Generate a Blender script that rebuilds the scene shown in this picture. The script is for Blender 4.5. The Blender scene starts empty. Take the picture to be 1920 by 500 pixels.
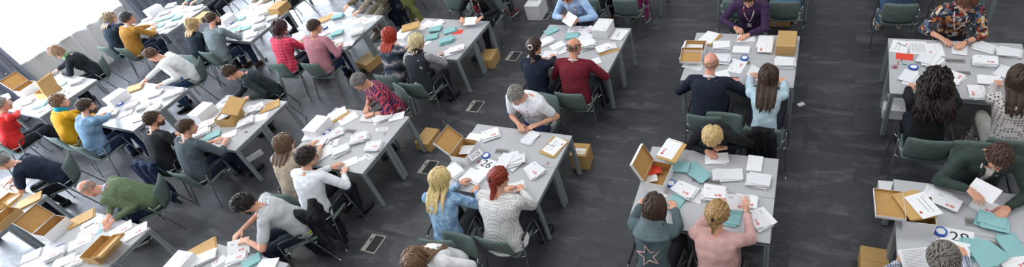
import bpy, math, random, re
import numpy as np
from mathutils import Vector, Matrix
random.seed(7); np.random.seed(7)
PI = math.pi; D2R = PI/180
scene = bpy.context.scene
COL = scene.collection

# ------------------------------------------------------------------ camera
CAM = dict(f=1016.350, cx=1090.398, cy=226.817, yaw=-0.523945, pitch=0.713072, roll=-0.253017, h=5.58477)
def cam_axes():
    cy, sy = math.cos(CAM['yaw']), math.sin(CAM['yaw'])
    cp, sp = math.cos(CAM['pitch']), math.sin(CAM['pitch'])
    f = Vector((sy*cp, cy*cp, -sp)); r = Vector((cy, -sy, 0)); u = r.cross(f)
    cr, sr = math.cos(CAM['roll']), math.sin(CAM['roll'])
    return (r*cr+u*sr), (u*cr-r*sr), f
CR, CU, CF = cam_axes()
def at(u, v, z):
    """real place, on the level z, of a point measured in the photograph"""
    d = CF + CR*((u-CAM['cx'])/CAM['f']) - CU*((v-CAM['cy'])/CAM['f'])
    t = (z-CAM['h'])/d.z
    return Vector((d.x*t, d.y*t, z))
def px(p):
    d = Vector(p)-Vector((0, 0, CAM['h'])); w = d.dot(CF)
    return CAM['cx']+CAM['f']*d.dot(CR)/w, CAM['cy']-CAM['f']*d.dot(CU)/w
cd = bpy.data.cameras.new('camera'); cam = bpy.data.objects.new('camera', cd); COL.objects.link(cam)
m = Matrix.Identity(4)
for i in range(3):
    m[i][0] = CR[i]; m[i][1] = CU[i]; m[i][2] = -CF[i]
m[2][3] = CAM['h']
cam.matrix_world = m
cd.sensor_fit = 'HORIZONTAL'; cd.sensor_width = 36; cd.lens = CAM['f']/1920*36
cd.shift_x = -(CAM['cx']-960)/1920; cd.shift_y = (CAM['cy']-250)/1920
cd.clip_end = 200; cd.clip_start = .05
scene.camera = cam

# ------------------------------------------------------------------ materials
MATS = {}
def lin(c):
    return tuple((x/12.92 if x <= .04045 else ((x+.055)/1.055)**2.4) for x in c[:3])+(1,)
def hexc(s):
    s = s.lstrip('#'); return lin(tuple(int(s[i:i+2], 16)/255 for i in (0, 2, 4)))
class NT:
    def __init__(s, name, rough=.6, metal=0, spec=.5):
        s.m = bpy.data.materials.new(name); s.m.use_nodes = True; s.t = s.m.node_tree; s.n = s.t.nodes
        s.b = s.n['Principled BSDF']; s.b.inputs['Roughness'].default_value = rough
        s.b.inputs['Metallic'].default_value = metal; s.b.inputs['Specular IOR Level'].default_value = spec
        s.tc = s.n.new('ShaderNodeTexCoord')
    def lk(s, a, b): s.t.links.new(a, b)
    def noise(s, scale, detail=3, rough=.5, vec=None, dist=0):
        n = s.n.new('ShaderNodeTexNoise'); n.inputs['Scale'].default_value = scale
        n.inputs['Detail'].default_value = detail; n.inputs['Roughness'].default_value = rough
        n.inputs['Distortion'].default_value = dist
        s.lk(vec or s.tc.outputs['Object'], n.inputs['Vector']); return n.outputs['Fac']
    def mapp(s, scale=(1, 1, 1), rot=(0, 0, 0), loc=(0, 0, 0), src='Object'):
        n = s.n.new('ShaderNodeMapping'); n.inputs['Scale'].default_value = scale
        n.inputs['Rotation'].default_value = rot; n.inputs['Location'].default_value = loc
        s.lk(s.tc.outputs[src], n.inputs['Vector']); return n.outputs['Vector']
    def ramp(s, fac, stops, const=False):
        n = s.n.new('ShaderNodeValToRGB'); cr = n.color_ramp
        if const: cr.interpolation = 'CONSTANT'
        while len(cr.elements) < len(stops): cr.elements.new(.5)
        for e, (p, c) in zip(cr.elements, stops): e.position = p; e.color = c
        s.lk(fac, n.inputs['Fac']); return n.outputs['Color']
    def mix(s, fac, a, b, mode='MIX'):
        n = s.n.new('ShaderNodeMix'); n.data_type = 'RGBA'; n.blend_type = mode
        for v, i in ((fac, 0), (a, 6), (b, 7)):
            if hasattr(v, 'node'): s.lk(v, n.inputs[i])
            else: n.inputs[i].default_value = v
        return n.outputs[2]
    def math(s, op, a, b=0.0):
        n = s.n.new('ShaderNodeMath'); n.operation = op
        for v, i in ((a, 0), (b, 1)):
            if hasattr(v, 'node'): s.lk(v, n.inputs[i])
            else: n.inputs[i].default_value = v
        return n.outputs[0]
    def xyz(s, vec=None):
        n = s.n.new('ShaderNodeSeparateXYZ'); s.lk(vec or s.tc.outputs['Object'], n.inputs[0]); return n.outputs
    def band(s, c, freq, w, off=0.0):
        return s.math('LESS_THAN', s.math('FRACT', s.math('ADD', s.math('MULTIPLY', c, freq), 100.0+off)), w)
    def col(s, c):
        if hasattr(c, 'node'): s.lk(c, s.b.inputs['Base Color'])
        else: s.b.inputs['Base Color'].default_value = c
    def bump(s, h, strength=.3, dist=.01):
        n = s.n.new('ShaderNodeBump'); n.inputs['Strength'].default_value = strength
        n.inputs['Distance'].default_value = dist; s.lk(h, n.inputs['Height']); s.lk(n.outputs[0], s.b.inputs['Normal'])
def M(name, color=None, rough=.6, metal=0, var=.08, scale=8, bump=0, bscale=60, spec=.5):
    """a plain procedural surface of one colour with slight mottling"""
    if name in MATS: return MATS[name]
    t = NT(name, rough, metal, spec); c = hexc(color)
    lo = tuple(x*(1-var) for x in c[:3])+(1,); hi = tuple(min(1, x*(1+var)) for x in c[:3])+(1,)
    t.col(t.ramp(t.noise(scale), [(.3, lo), (.7, hi)]))
    if bump: t.bump(t.noise(bscale, 4), bump, .004)
    MATS[name] = t.m; return t.m

def cloth(kind, *cols):
    key = 'cloth_'+kind+'_'+'_'.join(c.strip('#') for c in cols)
    if key in MATS: return MATS[key]
    t = NT(key, .85, 0, .25); c = [hexc(x) for x in cols]
    X = list(t.xyz()); X[2] = t.math('ADD', t.math('MULTIPLY', X[2], .9), t.math('MULTIPLY', X[1], .42)); dk = lambda k, f: tuple(v*f for v in k[:3])+(1,)
    if kind == 'plain':
        t.col(t.ramp(t.noise(14, 4), [(.3, dk(c[0], .86)), (.7, dk(c[0], 1.1))])); t.bump(t.noise(180, 2), .25, .003)
    elif kind == 'melange':
        f = t.math('ADD', t.math('MULTIPLY', t.noise(260, 2), .6), t.math('MULTIPLY', t.noise(30, 3), .4))
        t.col(t.ramp(f, [(.38, dk(c[0], .72)), (.62, dk(c[0], 1.3))])); t.bump(t.noise(200, 2), .3, .003)
    elif kind == 'denim':
        f = t.noise(11, 7, .75); t.col(t.ramp(f, [(.38, c[0]), (.5, c[1]), (.6, c[2] if len(c) > 2 else c[1])]))
        t.bump(t.noise(120, 3), .3, .004)
    elif kind == 'stripes':      # level bands
        f = t.band(X[2], 55, .42); t.col(t.mix(f, c[0], c[1]))
    elif kind == 'finestripes':
        f = t.band(X[2], 120, .35); t.col(t.mix(f, c[0], c[1]))
    elif kind == 'pinstripes':
        f = t.band(X[0], 90, .3); t.col(t.mix(f, c[0], c[1])); t.bump(t.noise(30, 3), .2, .006)
    elif kind == 'plaid':
        w = t.noise(5, 2); xs = t.math('ADD', X[0], t.math('MULTIPLY', w, .018)); zs = t.math('ADD', X[2], t.math('MULTIPLY', w, .018))
        a = t.band(xs, 17, .45); b = t.band(zs, 17, .45); l1 = t.band(xs, 17, .06, .3); l2 = t.band(zs, 17, .06, .3)
        s1 = t.mix(a, c[0], c[1]); s2 = t.mix(b, c[0], c[1]); k = t.mix(.5, s1, s2)
        k = t.mix(t.math('MULTIPLY', t.math('MAXIMUM', l1, l2), .45), k, c[2]); t.col(k)
    elif kind == 'check':
        a = t.band(X[0], 45, .5); b = t.band(X[2], 45, .5)
        t.col(t.mix(.5, t.mix(a, c[0], c[1]), t.mix(b, c[0], c[1]))); t.bump(t.noise(20, 3), .2, .006)
    elif kind == 'dots':
        v = t.n.new('ShaderNodeTexVoronoi'); v.feature = 'F1'; v.inputs['Scale'].default_value = 62
        v.inputs['Randomness'].default_value = .15; t.lk(t.tc.outputs['Object'], v.inputs['Vector'])
        t.col(t.mix(t.math('LESS_THAN', v.outputs['Distance'], .33), c[0], c[1]))
    elif kind == 'rings':
        v = t.n.new('ShaderNodeTexVoronoi'); v.feature = 'F1'; v.inputs['Scale'].default_value = 30
        v.inputs['Randomness'].default_value = .1; t.lk(t.tc.outputs['Object'], v.inputs['Vector'])
        d = t.math('ABSOLUTE', t.math('SUBTRACT', v.outputs['Distance'], .3))
        t.col(t.mix(t.math('LESS_THAN', d, .08), c[0], c[1]))
    elif kind == 'floral':
        v = t.n.new('ShaderNodeTexVoronoi'); v.feature = 'F1'; v.inputs['Scale'].default_value = 26
        t.lk(t.tc.outputs['Object'], v.inputs['Vector'])
        sp = t.n.new('ShaderNodeSeparateColor'); t.lk(v.outputs['Color'], sp.inputs[0])
        stops = [(i/len(c), k) for i, k in enumerate(c)]
        k = t.ramp(sp.outputs[0], stops, True)
        t.col(t.mix(t.math('LESS_THAN', v.outputs['Distance'], .16), k, hexc('#d8c9b0')))
    elif kind == 'tiedye':
        w = t.math('ADD', t.math('MULTIPLY', X[2], 4.6), t.math('MULTIPLY', t.noise(9, 4), 1.1))
        f = t.math('FRACT', w)
        t.col(t.ramp(f, [(0, c[0]), (.3, c[1]), (.45, c[2]), (.6, c[1]), (.8, c[0])]))
    elif kind == 'camo':
        f = t.noise(22, 3, .6, dist=1.0); t.col(t.ramp(f, [(0, c[0]), (.42, c[1]), (.5, c[2]), (.6, c[0])], True))
    elif kind == 'scarfweave':
        v = t.n.new('ShaderNodeTexWave'); v.inputs['Scale'].default_value = 9; v.inputs['Distortion'].default_value = 6
        t.lk(t.tc.outputs['Object'], v.inputs['Vector'])
        t.col(t.ramp(v.outputs['Fac'], [(0, c[0]), (.35, c[1]), (.6, c[2])], True))
    MATS[key] = t.m; return t.m

def hair_mat(c1, c2):
    key = 'hair_'+c1.strip('#')+c2.strip('#')
    if key in MATS: return MATS[key]
    t = NT(key, .45, 0, .4)
    v = t.mapp((60, 60, 9))
    f = t.noise(1.6, 4, .6, vec=v); t.col(t.ramp(f, [(.35, hexc(c1)), (.65, hexc(c2))])); t.bump(f, .5, .004)
    MATS[key] = t.m; return t.m
def skin(c='#d9a78c'):
    key = 'skin_'+c.strip('#')
    if key in MATS: return MATS[key]
    t = NT(key, .5, 0, .4); k = hexc(c)
    red = (k[0]*1.0, k[1]*.78, k[2]*.74, 1)
    t.col(t.ramp(t.noise(18, 4), [(.35, red), (.6, k)])); t.bump(t.noise(150, 2), .12, .002)
    MATS[key] = t.m; return t.m

# ------------------------------------------------------------------ object helpers
def tag(o, label=None, cat=None, group=None, kind=None):
    for k, v in (('label', label), ('category', cat), ('group', group), ('kind', kind)):
        if v: o[k] = v
    return o
def link(name, me, parent=None, loc=None, rz=None):
    o = bpy.data.objects.new(name, me); COL.objects.link(o)
    if parent: o.parent = parent
    if loc is not None: o.location = loc
    if rz is not None: o.rotation_euler = (0, 0, rz)
    return o
def empty(name, loc, rz=0): 
    o = link(name, None, None, loc, rz); o.empty_display_size = .1; return o
def copy_tree(o, parent=None):
    c = o.copy(); COL.objects.link(c); c.parent = parent
    for ch in [x for x in ALLCH.get(o.name, [])]: 
        copy_tree(ch, c)
    return c
ALLCH = {}
def reg_children(root):
    """note a thing's children once, so that copies are quick to make"""
    ALLCH[root.name] = list(root.children)
    for c in root.children: reg_children(c)

class MB:
    """collects shapes and links them as one mesh"""
    def __init__(s): s.v = []; s.f = []; s.mi = []; s.cur = 0; s.sm = []
    def add(s, vs, fs, smooth=False):
        o = len(s.v); s.v += [tuple(x) for x in vs]
        for f in fs: s.f.append(tuple(i+o for i in f)); s.mi.append(s.cur); s.sm.append(smooth)
        return s
    def box(s, c, d, R=None):
        vs = []
        for z in (-.5, .5):
            for y in (-.5, .5):
                for x in (-.5, .5):
                    p = Vector((x*d[0], y*d[1], z*d[2]))
                    if R is not None: p = R @ p
                    vs.append(p+Vector(c))
        return s.add(vs, [(0, 2, 3, 1), (4, 5, 7, 6), (0, 1, 5, 4), (2, 6, 7, 3), (0, 4, 6, 2), (1, 3, 7, 5)])
    def rbox(s, c, d, r=.004, R=None):
        """box with chamfered vertical edges and top"""
        x, y, z = d[0]/2, d[1]/2, d[2]/2; r = min(r, x*.9, y*.9, z*.9)
        def ring(i, zz): 
            a, b = x-i, y-i
            return [(-a+r, -b, zz), (a-r, -b, zz), (a, -b+r, zz), (a, b-r, zz), (a-r, b, zz), (-a+r, b, zz), (-a, b-r, zz), (-a, -b+r, zz)]
        rings = [ring(r*.7, -z), ring(0, -z+r*.7), ring(0, z-r*.7), ring(r*.7, z)]
        vs = []
        for rg in rings:
            for p in rg:
                p = Vector(p)
                if R is not None: p = R @ p
                vs.append(p+Vector(c))
        fs = [tuple(reversed(range(8))), tuple(range(24, 32))]
        for k in range(3):
            for i in range(8):
                j = (i+1) % 8; fs.append((k*8+i, k*8+j, k*8+8+j, k*8+8+i))
        return s.add(vs, fs)
    def rings(s, rings, closed=True, caps=True, smooth=True):
        n = len(rings[0]); vs = [p for r in rings for p in r]; fs = []
        for k in range(len(rings)-1):
            for i in range(n if closed else n-1):
                j = (i+1) % n; fs.append((k*n+i, k*n+j, k*n+n+j, k*n+n+i))
        if caps: fs.append(tuple(reversed(range(n)))); fs.append(tuple(range((len(rings)-1)*n, len(rings)*n)))
        return s.add(vs, fs, smooth)
    def tube(s, path, r, n=8, flat=1.0, side=None, caps=True):
        path = [Vector(p) for p in path]; rs = r if isinstance(r, (list, tuple)) else [r]*len(path)
        rings = []; prev = None
        for i, p in enumerate(path):
            t = (path[min(i+1, len(path)-1)]-path[max(i-1, 0)])
            t = t.normalized() if t.length > 1e-9 else Vector((0, 0, 1))
            if prev is None:
                a = Vector(side) if side else (Vector((1, 0, 0)) if abs(t.x) < .8 else Vector((0, 1, 0)))
            else: a = prev
            u = (a-t*a.dot(t)).normalized(); w = t.cross(u); prev = u
            rings.append([p+u*math.cos(2*PI*k/n)*rs[i]+w*math.sin(2*PI*k/n)*rs[i]*flat for k in range(n)])
        return s.rings(rings, True, caps)
    def capsule(s, a, b, ra, rb, n=12, m=4):
        a = Vector(a); b = Vector(b); t = (b-a); L = t.length
        t = t/L if L > 1e-6 else Vector((0, 0, 1))
        u = (Vector((1, 0, 0)) if abs(t.x) < .8 else Vector((0, 1, 0))); u = (u-t*u.dot(t)).normalized(); w = t.cross(u)
        rings = []
        for k in range(1, m+1):
            an = -PI/2+PI/2*k/m
            rings.append([a+t*math.sin(an)*ra+(u*math.cos(2*PI*i/n)+w*math.sin(2*PI*i/n))*math.cos(an)*ra for i in range(n)])
        for k in range(0, m):
            an = PI/2*k/m
            rings.append([b+t*math.sin(an)*rb+(u*math.cos(2*PI*i/n)+w*math.sin(2*PI*i/n))*math.cos(an)*rb for i in range(n)])
        return s.rings(rings)
    def ell(s, c, r, R=None, n=16, m=10):
        vs = []; c = Vector(c); rings = []
        for k in range(1, m):
            an = -PI/2+PI*k/m; rg = []
            for i in range(n):
                p = Vector((math.cos(an)*math.cos(2*PI*i/n)*r[0], math.cos(an)*math.sin(2*PI*i/n)*r[1], math.sin(an)*r[2]))
                if R is not None: p = R @ p
                rg.append(c+p)
            rings.append(rg)
        return s.rings(rings)
    def mesh(s, name, mats):
        me = bpy.data.meshes.new(name); me.from_pydata(s.v, [], s.f)
        for mm in (mats if isinstance(mats, (list, tuple)) else [mats]): me.materials.append(mm)
        me.polygons.foreach_set('material_index', s.mi); me.polygons.foreach_set('use_smooth', s.sm); me.update()
        return me
    def build(s, name, mats, parent=None, loc=None, rz=None):
        return link(name, s.mesh(name, mats), parent, loc, rz)

def remeshed(mb, voxel, smooth=2, wrinkle=0, seed=0, shrink=.5, fine=None):
    """fuse overlapping shapes into one continuous skin"""
    me = bpy.data.meshes.new('tmp'); me.from_pydata(mb.v, [], mb.f); me.update()
    o = bpy.data.objects.new('tmp', me); COL.objects.link(o)
    md = o.modifiers.new('r', 'REMESH'); md.mode = 'VOXEL'; md.voxel_size = voxel; md.use_smooth_shade = True
    dg = bpy.context.evaluated_depsgraph_get(); dg.update()
    out = bpy.data.meshes.new_from_object(o.evaluated_get(dg))
    bpy.data.objects.remove(o); bpy.data.meshes.remove(me)
    n = len(out.vertices); co = np.empty(n*3, np.float32); out.vertices.foreach_get('co', co); co = co.reshape(-1, 3).astype(float)
    e = np.empty(len(out.edges)*2, np.int32); out.edges.foreach_get('vertices', e); e = e.reshape(-1, 2)
    deg = np.bincount(e.ravel(), minlength=n)[:, None].clip(1)
    def lap(c):
        a = np.zeros_like(c)
        for k in range(3):
            a[:, k] = np.bincount(e[:, 0], c[e[:, 1], k], n)+np.bincount(e[:, 1], c[e[:, 0], k], n)
        return a/deg-c
    keep = None
    if fine is not None: keep = fine(co)[:, None]
    for _ in range(smooth):
        d = lap(co)*shrink
        if keep is not None: d = d*np.where(keep, .55, 1)
        co = co+d
    if wrinkle:
        out.vertices.foreach_set('co', co.astype(np.float32).ravel()); out.update()
        no = np.empty(n*3, np.float32); out.vertices.foreach_get('normal', no); no = no.reshape(-1, 3)
        rg = np.random.RandomState(seed); dsp = np.zeros(n)
        for k in range(14):
            fr = rg.uniform(14, 55); d = rg.normal(size=3); d /= np.linalg.norm(d)
            ph = rg.uniform(0, 6.28); w = rg.normal(size=3)*9
            dsp += np.sin(co@d*fr+ph+1.5*np.sin(co@w+ph))*(26/fr)*.5
        dsp = -np.abs(dsp)*.35+dsp*.5+.15
        co = co+no*(dsp*wrinkle)[:, None]
    out.vertices.foreach_set('co', co.astype(np.float32).ravel()); out.update()
    out.polygons.foreach_set('use_smooth', [True]*len(out.polygons))
    return out
def remesh_obj(name, mb, mat, parent, voxel, **k):
    me = remeshed(mb, voxel, **k); me.name = name; me.materials.clear(); me.materials.append(mat)
    return link(name, me, parent)
# ------------------------------------------------------------------ people
TL = .555
def spine(lean, s=1.0):
    """joints of the back from pelvis to neck base, in the person's own y-z plane"""
    pts = [Vector((0, 0, .545))]; dirs = []
    for k in range(8):
        a = lean*(.55+.9*k/7)
        d = Vector((0, math.sin(a), math.cos(a))); dirs.append(d); pts.append(pts[-1]+d*(TL*s/8))
    dirs.append(dirs[-1]); return pts, dirs
def head_at(lean, s=1.0):
    pts, dirs = spine(lean, s); a = lean*1.0+.25
    return pts[-1]+Vector((0, math.sin(a), math.cos(a)))*(.165*s)

def torso_rings(pts, dirs, g, sx, fem, off=0.0, t0=-.12, t1=1.0, n=24, belly=0.0, neck=False):
    """(t, half width, half depth) along the back"""
    prof = [(-.15, .10, .085), (-.12, .15, .11), (0, .172, .125), (.15, .172, .125), (.35, .155-.012*fem, .112), (.5, .155-.008*fem, .112), (.7, .175, .125), (.85, .182, .118), (.95, .158, .10), (1.02, .105, .075), (1.07, .065, .058)]
    rings = []
    for t, w, d in prof:
        if t < t0-1e-6 or t > t1+1e-6: continue
        k = t*8; i = int(max(0, min(7, math.floor(k)))); f = k-i
        p = pts[i]+(dirs[i]*(TL/8*f)); dr = dirs[i]
        fw = Vector((0, dr.z, -dr.y)); gg = g if t < .9 else 1+(g-1)*.5
        w2 = w*gg*sx+off; d2 = d*gg+off; b = belly*math.exp(-((t-.25)/.28)**2)
        rg = []
        for q in range(n):
            a = 2*PI*q/n; ca, sa = math.cos(a), math.sin(a)
            ca = math.copysign(abs(ca)**.85, ca); sa = math.copysign(abs(sa)**.85, sa)
            dd = d2+(b if sa > 0 else 0)
            rg.append(p+Vector((ca*w2, 0, 0))+fw*(sa*dd))
        rings.append(rg)
    return rings
def front_point(pts, dirs, g, t, x, off, belly=0):
    k = t*8; i = int(max(0, min(7, math.floor(k)))); p = pts[i]+dirs[i]*(TL/8*(k-i)); dr = dirs[i]
    fw = Vector((0, dr.z, -dr.y)); d = (.12*g if t < .9 else .085)+off
    return p+fw*(d*math.sqrt(max(.05, 1-(x/(.19*g))**2)))+Vector((x, 0, 0))

def ik(S, W, L1, L2, pole):
    d = W-S; L = d.length
    if L > (L1+L2)*.995: W = S+d*((L1+L2)*.995/L); d = W-S; L = d.length
    a = (L1*L1-L2*L2+L*L)/(2*L); h = math.sqrt(max(0, L1*L1-a*a)); t = d/L
    p = (pole-t*pole.dot(t)).normalized(); return S+t*a+p*h, W

def hand_shapes(mb, Wr, palm_dir, nrm, side, curl=.35, s=1.0, spread=.10):
    """a palm, four unequal bent fingers and a thumb from the side of the palm"""
    d = palm_dir.normalized(); nrm = (nrm-d*nrm.dot(d)).normalized(); lat = d.cross(nrm)*side   # towards the thumb
    kn = []
    for i, (o, L) in enumerate(((.030, .082), (.010, .088), (-.010, .084), (-.029, .072))):
        k = Wr+d*(L*s)+lat*(o*s); kn.append(k)
        mb.capsule(Wr+lat*(o*.55*s)+d*.008, k, .0135*s, .0115*s, 8, 3)
    for i, (k, fl) in enumerate(zip(kn, (.070, .080, .074, .058))):
        a = spread*(1.5-i); fd = (d*math.cos(a)+lat*math.sin(a)).normalized(); p = k; r = .0098*s
        cc = curl*(1+.18*i)
        for j, part in enumerate((.46, .30, .24)):
            an = cc*(.55+.75*j)
            dv = (fd*math.cos(an)-nrm*math.sin(an)).normalized(); q = p+dv*(fl*part*s)
            mb.capsule(p, q, r, r*.93, 8, 3); r *= .93; p = q
    p = Wr+lat*.016*s+d*.012; q = p+(lat*.75+d*.62-nrm*.25).normalized()*.045*s; mb.capsule(p, q, .0145*s, .0115*s, 8, 3)
    r_ = q+(lat*.35+d*.9-nrm*.25).normalized()*.032*s; mb.capsule(q, r_, .011*s, .0098*s, 8, 3)
    e_ = r_+(lat*.05+d*.95-nrm*.25).normalized()*.024*s; mb.capsule(r_, e_, .0098*s, .0085*s, 8, 3)

HC = Vector((0, -.010, .020)); HR = Vector((.0775, .098, .092))
def hp(d, k=0.0):
    """a place on the scalp in direction d, k above it"""
    return HC+Vector((d.x*(HR.x+k), d.y*(HR.y+k), d.z*(HR.z+k)))
def hairline(phi, style):
    a = abs(phi)
    base = [(0, .62), (.5, .60), (.85, .42), (1.15, .05), (1.45, -.12), (1.75, -.3), (2.2, -.62), (PI, -.7)]
    if style in ('bald', 'fringe'): base = [(0, 2), (1.1, 2), (1.3, .25), (1.5, .0), (1.75, -.2), (2.2, -.55), (PI, -.6)]
    for (x0, y0), (x1, y1) in zip(base, base[1:]):
        if a <= x1: return y0+(y1-y0)*(a-x0)/(x1-x0)
    return -.7
def make_hair(style, vol, length, Hm, rg, col, parent, nclump=None, push=None):
    Hi = Hm.inverted()
    fit = (lambda q: Hi @ push(Hm @ q)) if push else (lambda q: q)
    mb = MB(); bald = style in ('bald', 'fringe')
    G = (Hm.to_3x3().inverted() @ Vector((0, 0, -1))).normalized()      # down, in the head's own frame
    # cap
    n, mm = 40, 12; th = {'short': .010, 'fringe': .003, 'bald': .003}.get(style, .014)+vol*.4
    top_e = PI/2 if not bald else .35
    rings = []
    for k in range(mm+1):
        rgk = []
        for i in range(n):
            phi = -PI+2*PI*i/n; hl = hairline(phi, 'short' if not bald else style)
            e = hl+(top_e-hl)*k/mm if not bald else min(hl, top_e)+(top_e-min(hl, top_e))*k/mm
            d = Vector((math.sin(phi)*math.cos(e), math.cos(phi)*math.cos(e), math.sin(e)))
            edge = min(1, k/2.0+.12); 
            if bald: edge *= min(1, (mm-k)/2.5)*(1 if abs(phi) > 1.25 else 0)
            kk = th*edge-.002 if not bald else th*edge-.0025
            rgk.append(hp(d, kk))
        rings.append(rgk)
    if not bald: mb.rings(rings, True, False)
    # clumps
    cnt = nclump or {'short': 420, 'bald': 70, 'fringe': 90, 'bob': 190, 'long': 200, 'curly': 420, 'tail': 170, 'bun': 170}[style]
    tie = Vector((0, -.115, .035 if style == 'tail' else .0))
    for c in range(cnt*3):
        if cnt <= 0: break
        phi = rg.uniform(-PI, PI); e = math.asin(rg.uniform(-.65, 1))
        hl = hairline(phi, style)
        if e < hl: continue
        if bald and e > .42: continue
        cnt -= 1
        d = Vector((math.sin(phi)*math.cos(e), math.cos(phi)*math.cos(e), math.sin(e)))
        p = hp(d, th*.6); pts = [p]; lift = th
        L = {'short': .032+vol, 'bald': .016, 'fringe': .022}.get(style, length*(.78 if style == 'bob' else 1))*rg.uniform(.85, 1.10)
        nseg = 4 if style in ('short', 'bald', 'fringe') else 9
        wob = rg.uniform(0, 6.28); crown = Vector((0, -.35, 1)).normalized()
        vel = None; onhead = True
        for j in range(nseg):
            st = L/nseg
            if onhead:
                dd = (p-HC); dd = Vector((dd.x/HR.x, dd.y/HR.y, dd.z/HR.z)).normalized()
                nrm = Vector((dd.x/HR.x, dd.y/HR.y, dd.z/HR.z)).normalized()
                if style in ('tail', 'bun'): flow = tie-p; 
                elif style == 'short' or bald:
                    flow = dd-crown*.2; flow = flow+Vector((.25, .35 if dd.z > .3 else 0, -.6 if dd.z < .4 else 0))
                    flow += Vector((rg.uniform(-.16, .16), rg.uniform(-.16, .16), rg.uniform(-.1, .1)))
                else:
                    sx = 1 if p.x >= .012 else -1
                    flow = Vector((sx*(.9 if dd.z > .5 and p.y > -.02 else .03), -.35 if p.y > -.02 else -.1, 0))+G*1.2
                flow = flow-nrm*flow.dot(nrm)
                if flow.length < 1e-4: break
                vel = flow.normalized()
                if style in ('tail', 'bun') and (tie-p).length < st*1.3: pts.append(tie.copy()); break
                q = p+vel*st; dq = q-HC; dq = Vector((dq.x/HR.x, dq.y/HR.y, dq.z/HR.z)); ln = dq.length; dq = dq/ln
                q = hp(dq, lift+rg.uniform(0, .006)+vol*.6)
                if style in ('bob', 'long', 'curly') and dq.z < -.12: onhead = False
            else:
                vel = (vel*.35+G*1.0+Vector((0, -.12, 0))).normalized(); q = p+vel*st
                # hair lies on nape and shoulders rather than inside them
                if abs(q.x) < .075 and q.y > -.075: q.y = min(q.y, -.07) if phi > 1.4 or phi < -1.4 else q.y
                if q.y > .03: q.y = .03
            if style == 'curly':
                a = wob+j*(1.7+.5*math.sin(wob)); q = q+Vector((math.cos(a), math.sin(a), math.cos(a*1.3)))*(.017+.020*j/nseg)
                if not onhead: q += Vector((math.copysign(.006, q.x), -.004, 0))
            if not onhead and abs(phi) > 1.0: q = fit(q)
            p = q; pts.append(p)
        if len(pts) < 2: continue
        r0 = {'short': .0062, 'bald': .0045, 'fringe': .006, 'curly': .0095}.get(style, .0125)*rg.uniform(.8, 1.25)
        k = len(pts); rs = [r0*(.75+.35*math.sin(PI*min(1, (i+.6)/k)))*(1 if i < k-1 else .25) for i in range(k)]
        mb.tube(pts, rs, 5, .6)
    if style == 'tail':
        for c in range(46):
            a = rg.uniform(0, 6.28); rr = rg.uniform(0, .020); p = tie+Vector((math.cos(a)*rr*.6, 0, math.sin(a)*rr*.6)); pts = [p]; vel = Vector((0, -.8, .1))
            o = Vector((math.cos(a)*rr, math.sin(a)*rr*.7, 0))
            for j in range(7):
                vel = (vel*.45+G).normalized(); q = p+vel*(length*.14)
                q = fit(q); sp = math.sin(PI*min(1, (j+1)/6))*1.3; pts.append(fit(q+o*sp)); p = q
            mb.tube(pts, [.006, .009, .011, .011, .010, .008, .006, .002], 5)
    if style == 'bun':
        b = tie+Vector((0, -.028, .0)); mb.ell(b, (.038, .030, .034))
        for c in range(16):
            a0 = rg.uniform(0, 6.28); ax = Vector((rg.uniform(-1, 1), rg.uniform(-.4, .4), rg.uniform(-1, 1))).normalized(); u = ax.orthogonal().normalized(); w = ax.cross(u)
            mb.tube([b+(u*math.cos(a0+t*.7)+w*math.sin(a0+t*.7))*.036 for t in range(7)], .009, 5)
    mb.sm = [True]*len(mb.f)
    me = mb.mesh('hair', hair_mat(*col)); me.transform(Hm)
    h = link('hair', me, parent)
    if style in ('tail',):
        t = MB(); t.capsule(tie+Vector((0, -.004, .0)), tie+Vector((0, -.016, -.002)), .017, .017, 10, 3)
        me = t.mesh('hair_tie', M('hair_tie_black', '#1b1b1d', .8)); me.transform(Hm); link('hair_tie', me, h)
    return h
def make_beard(Hm, rg, col, parent, full=1.0):
    mb = MB()
    for c in range(150):
        u = rg.uniform(-1, 1); v = rg.uniform(0, 1)
        x = u*.058; y = .085-.075*abs(u)**2.2-.012*v; z = -.045-.055*v+.02*abs(u)
        if abs(u) < .34 and v < .32: continue
        p = Vector((x, y+.012, z)); mb.tube([p, p+Vector((x*.1, .006, -.016)), p+Vector((x*.1, .004, -.028*full))], [.008, .008, .002], 5)
    for sx in (-1, 1): mb.tube([Vector((0, .109, -.044)), Vector((sx*.015, .106, -.047)), Vector((sx*.027, .096, -.06))], [.006, .0065, .003], 5)
    mb.sm = [True]*len(mb.f); me = mb.mesh('beard', hair_mat(*col)); me.transform(Hm); return link('beard', me, parent)

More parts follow.
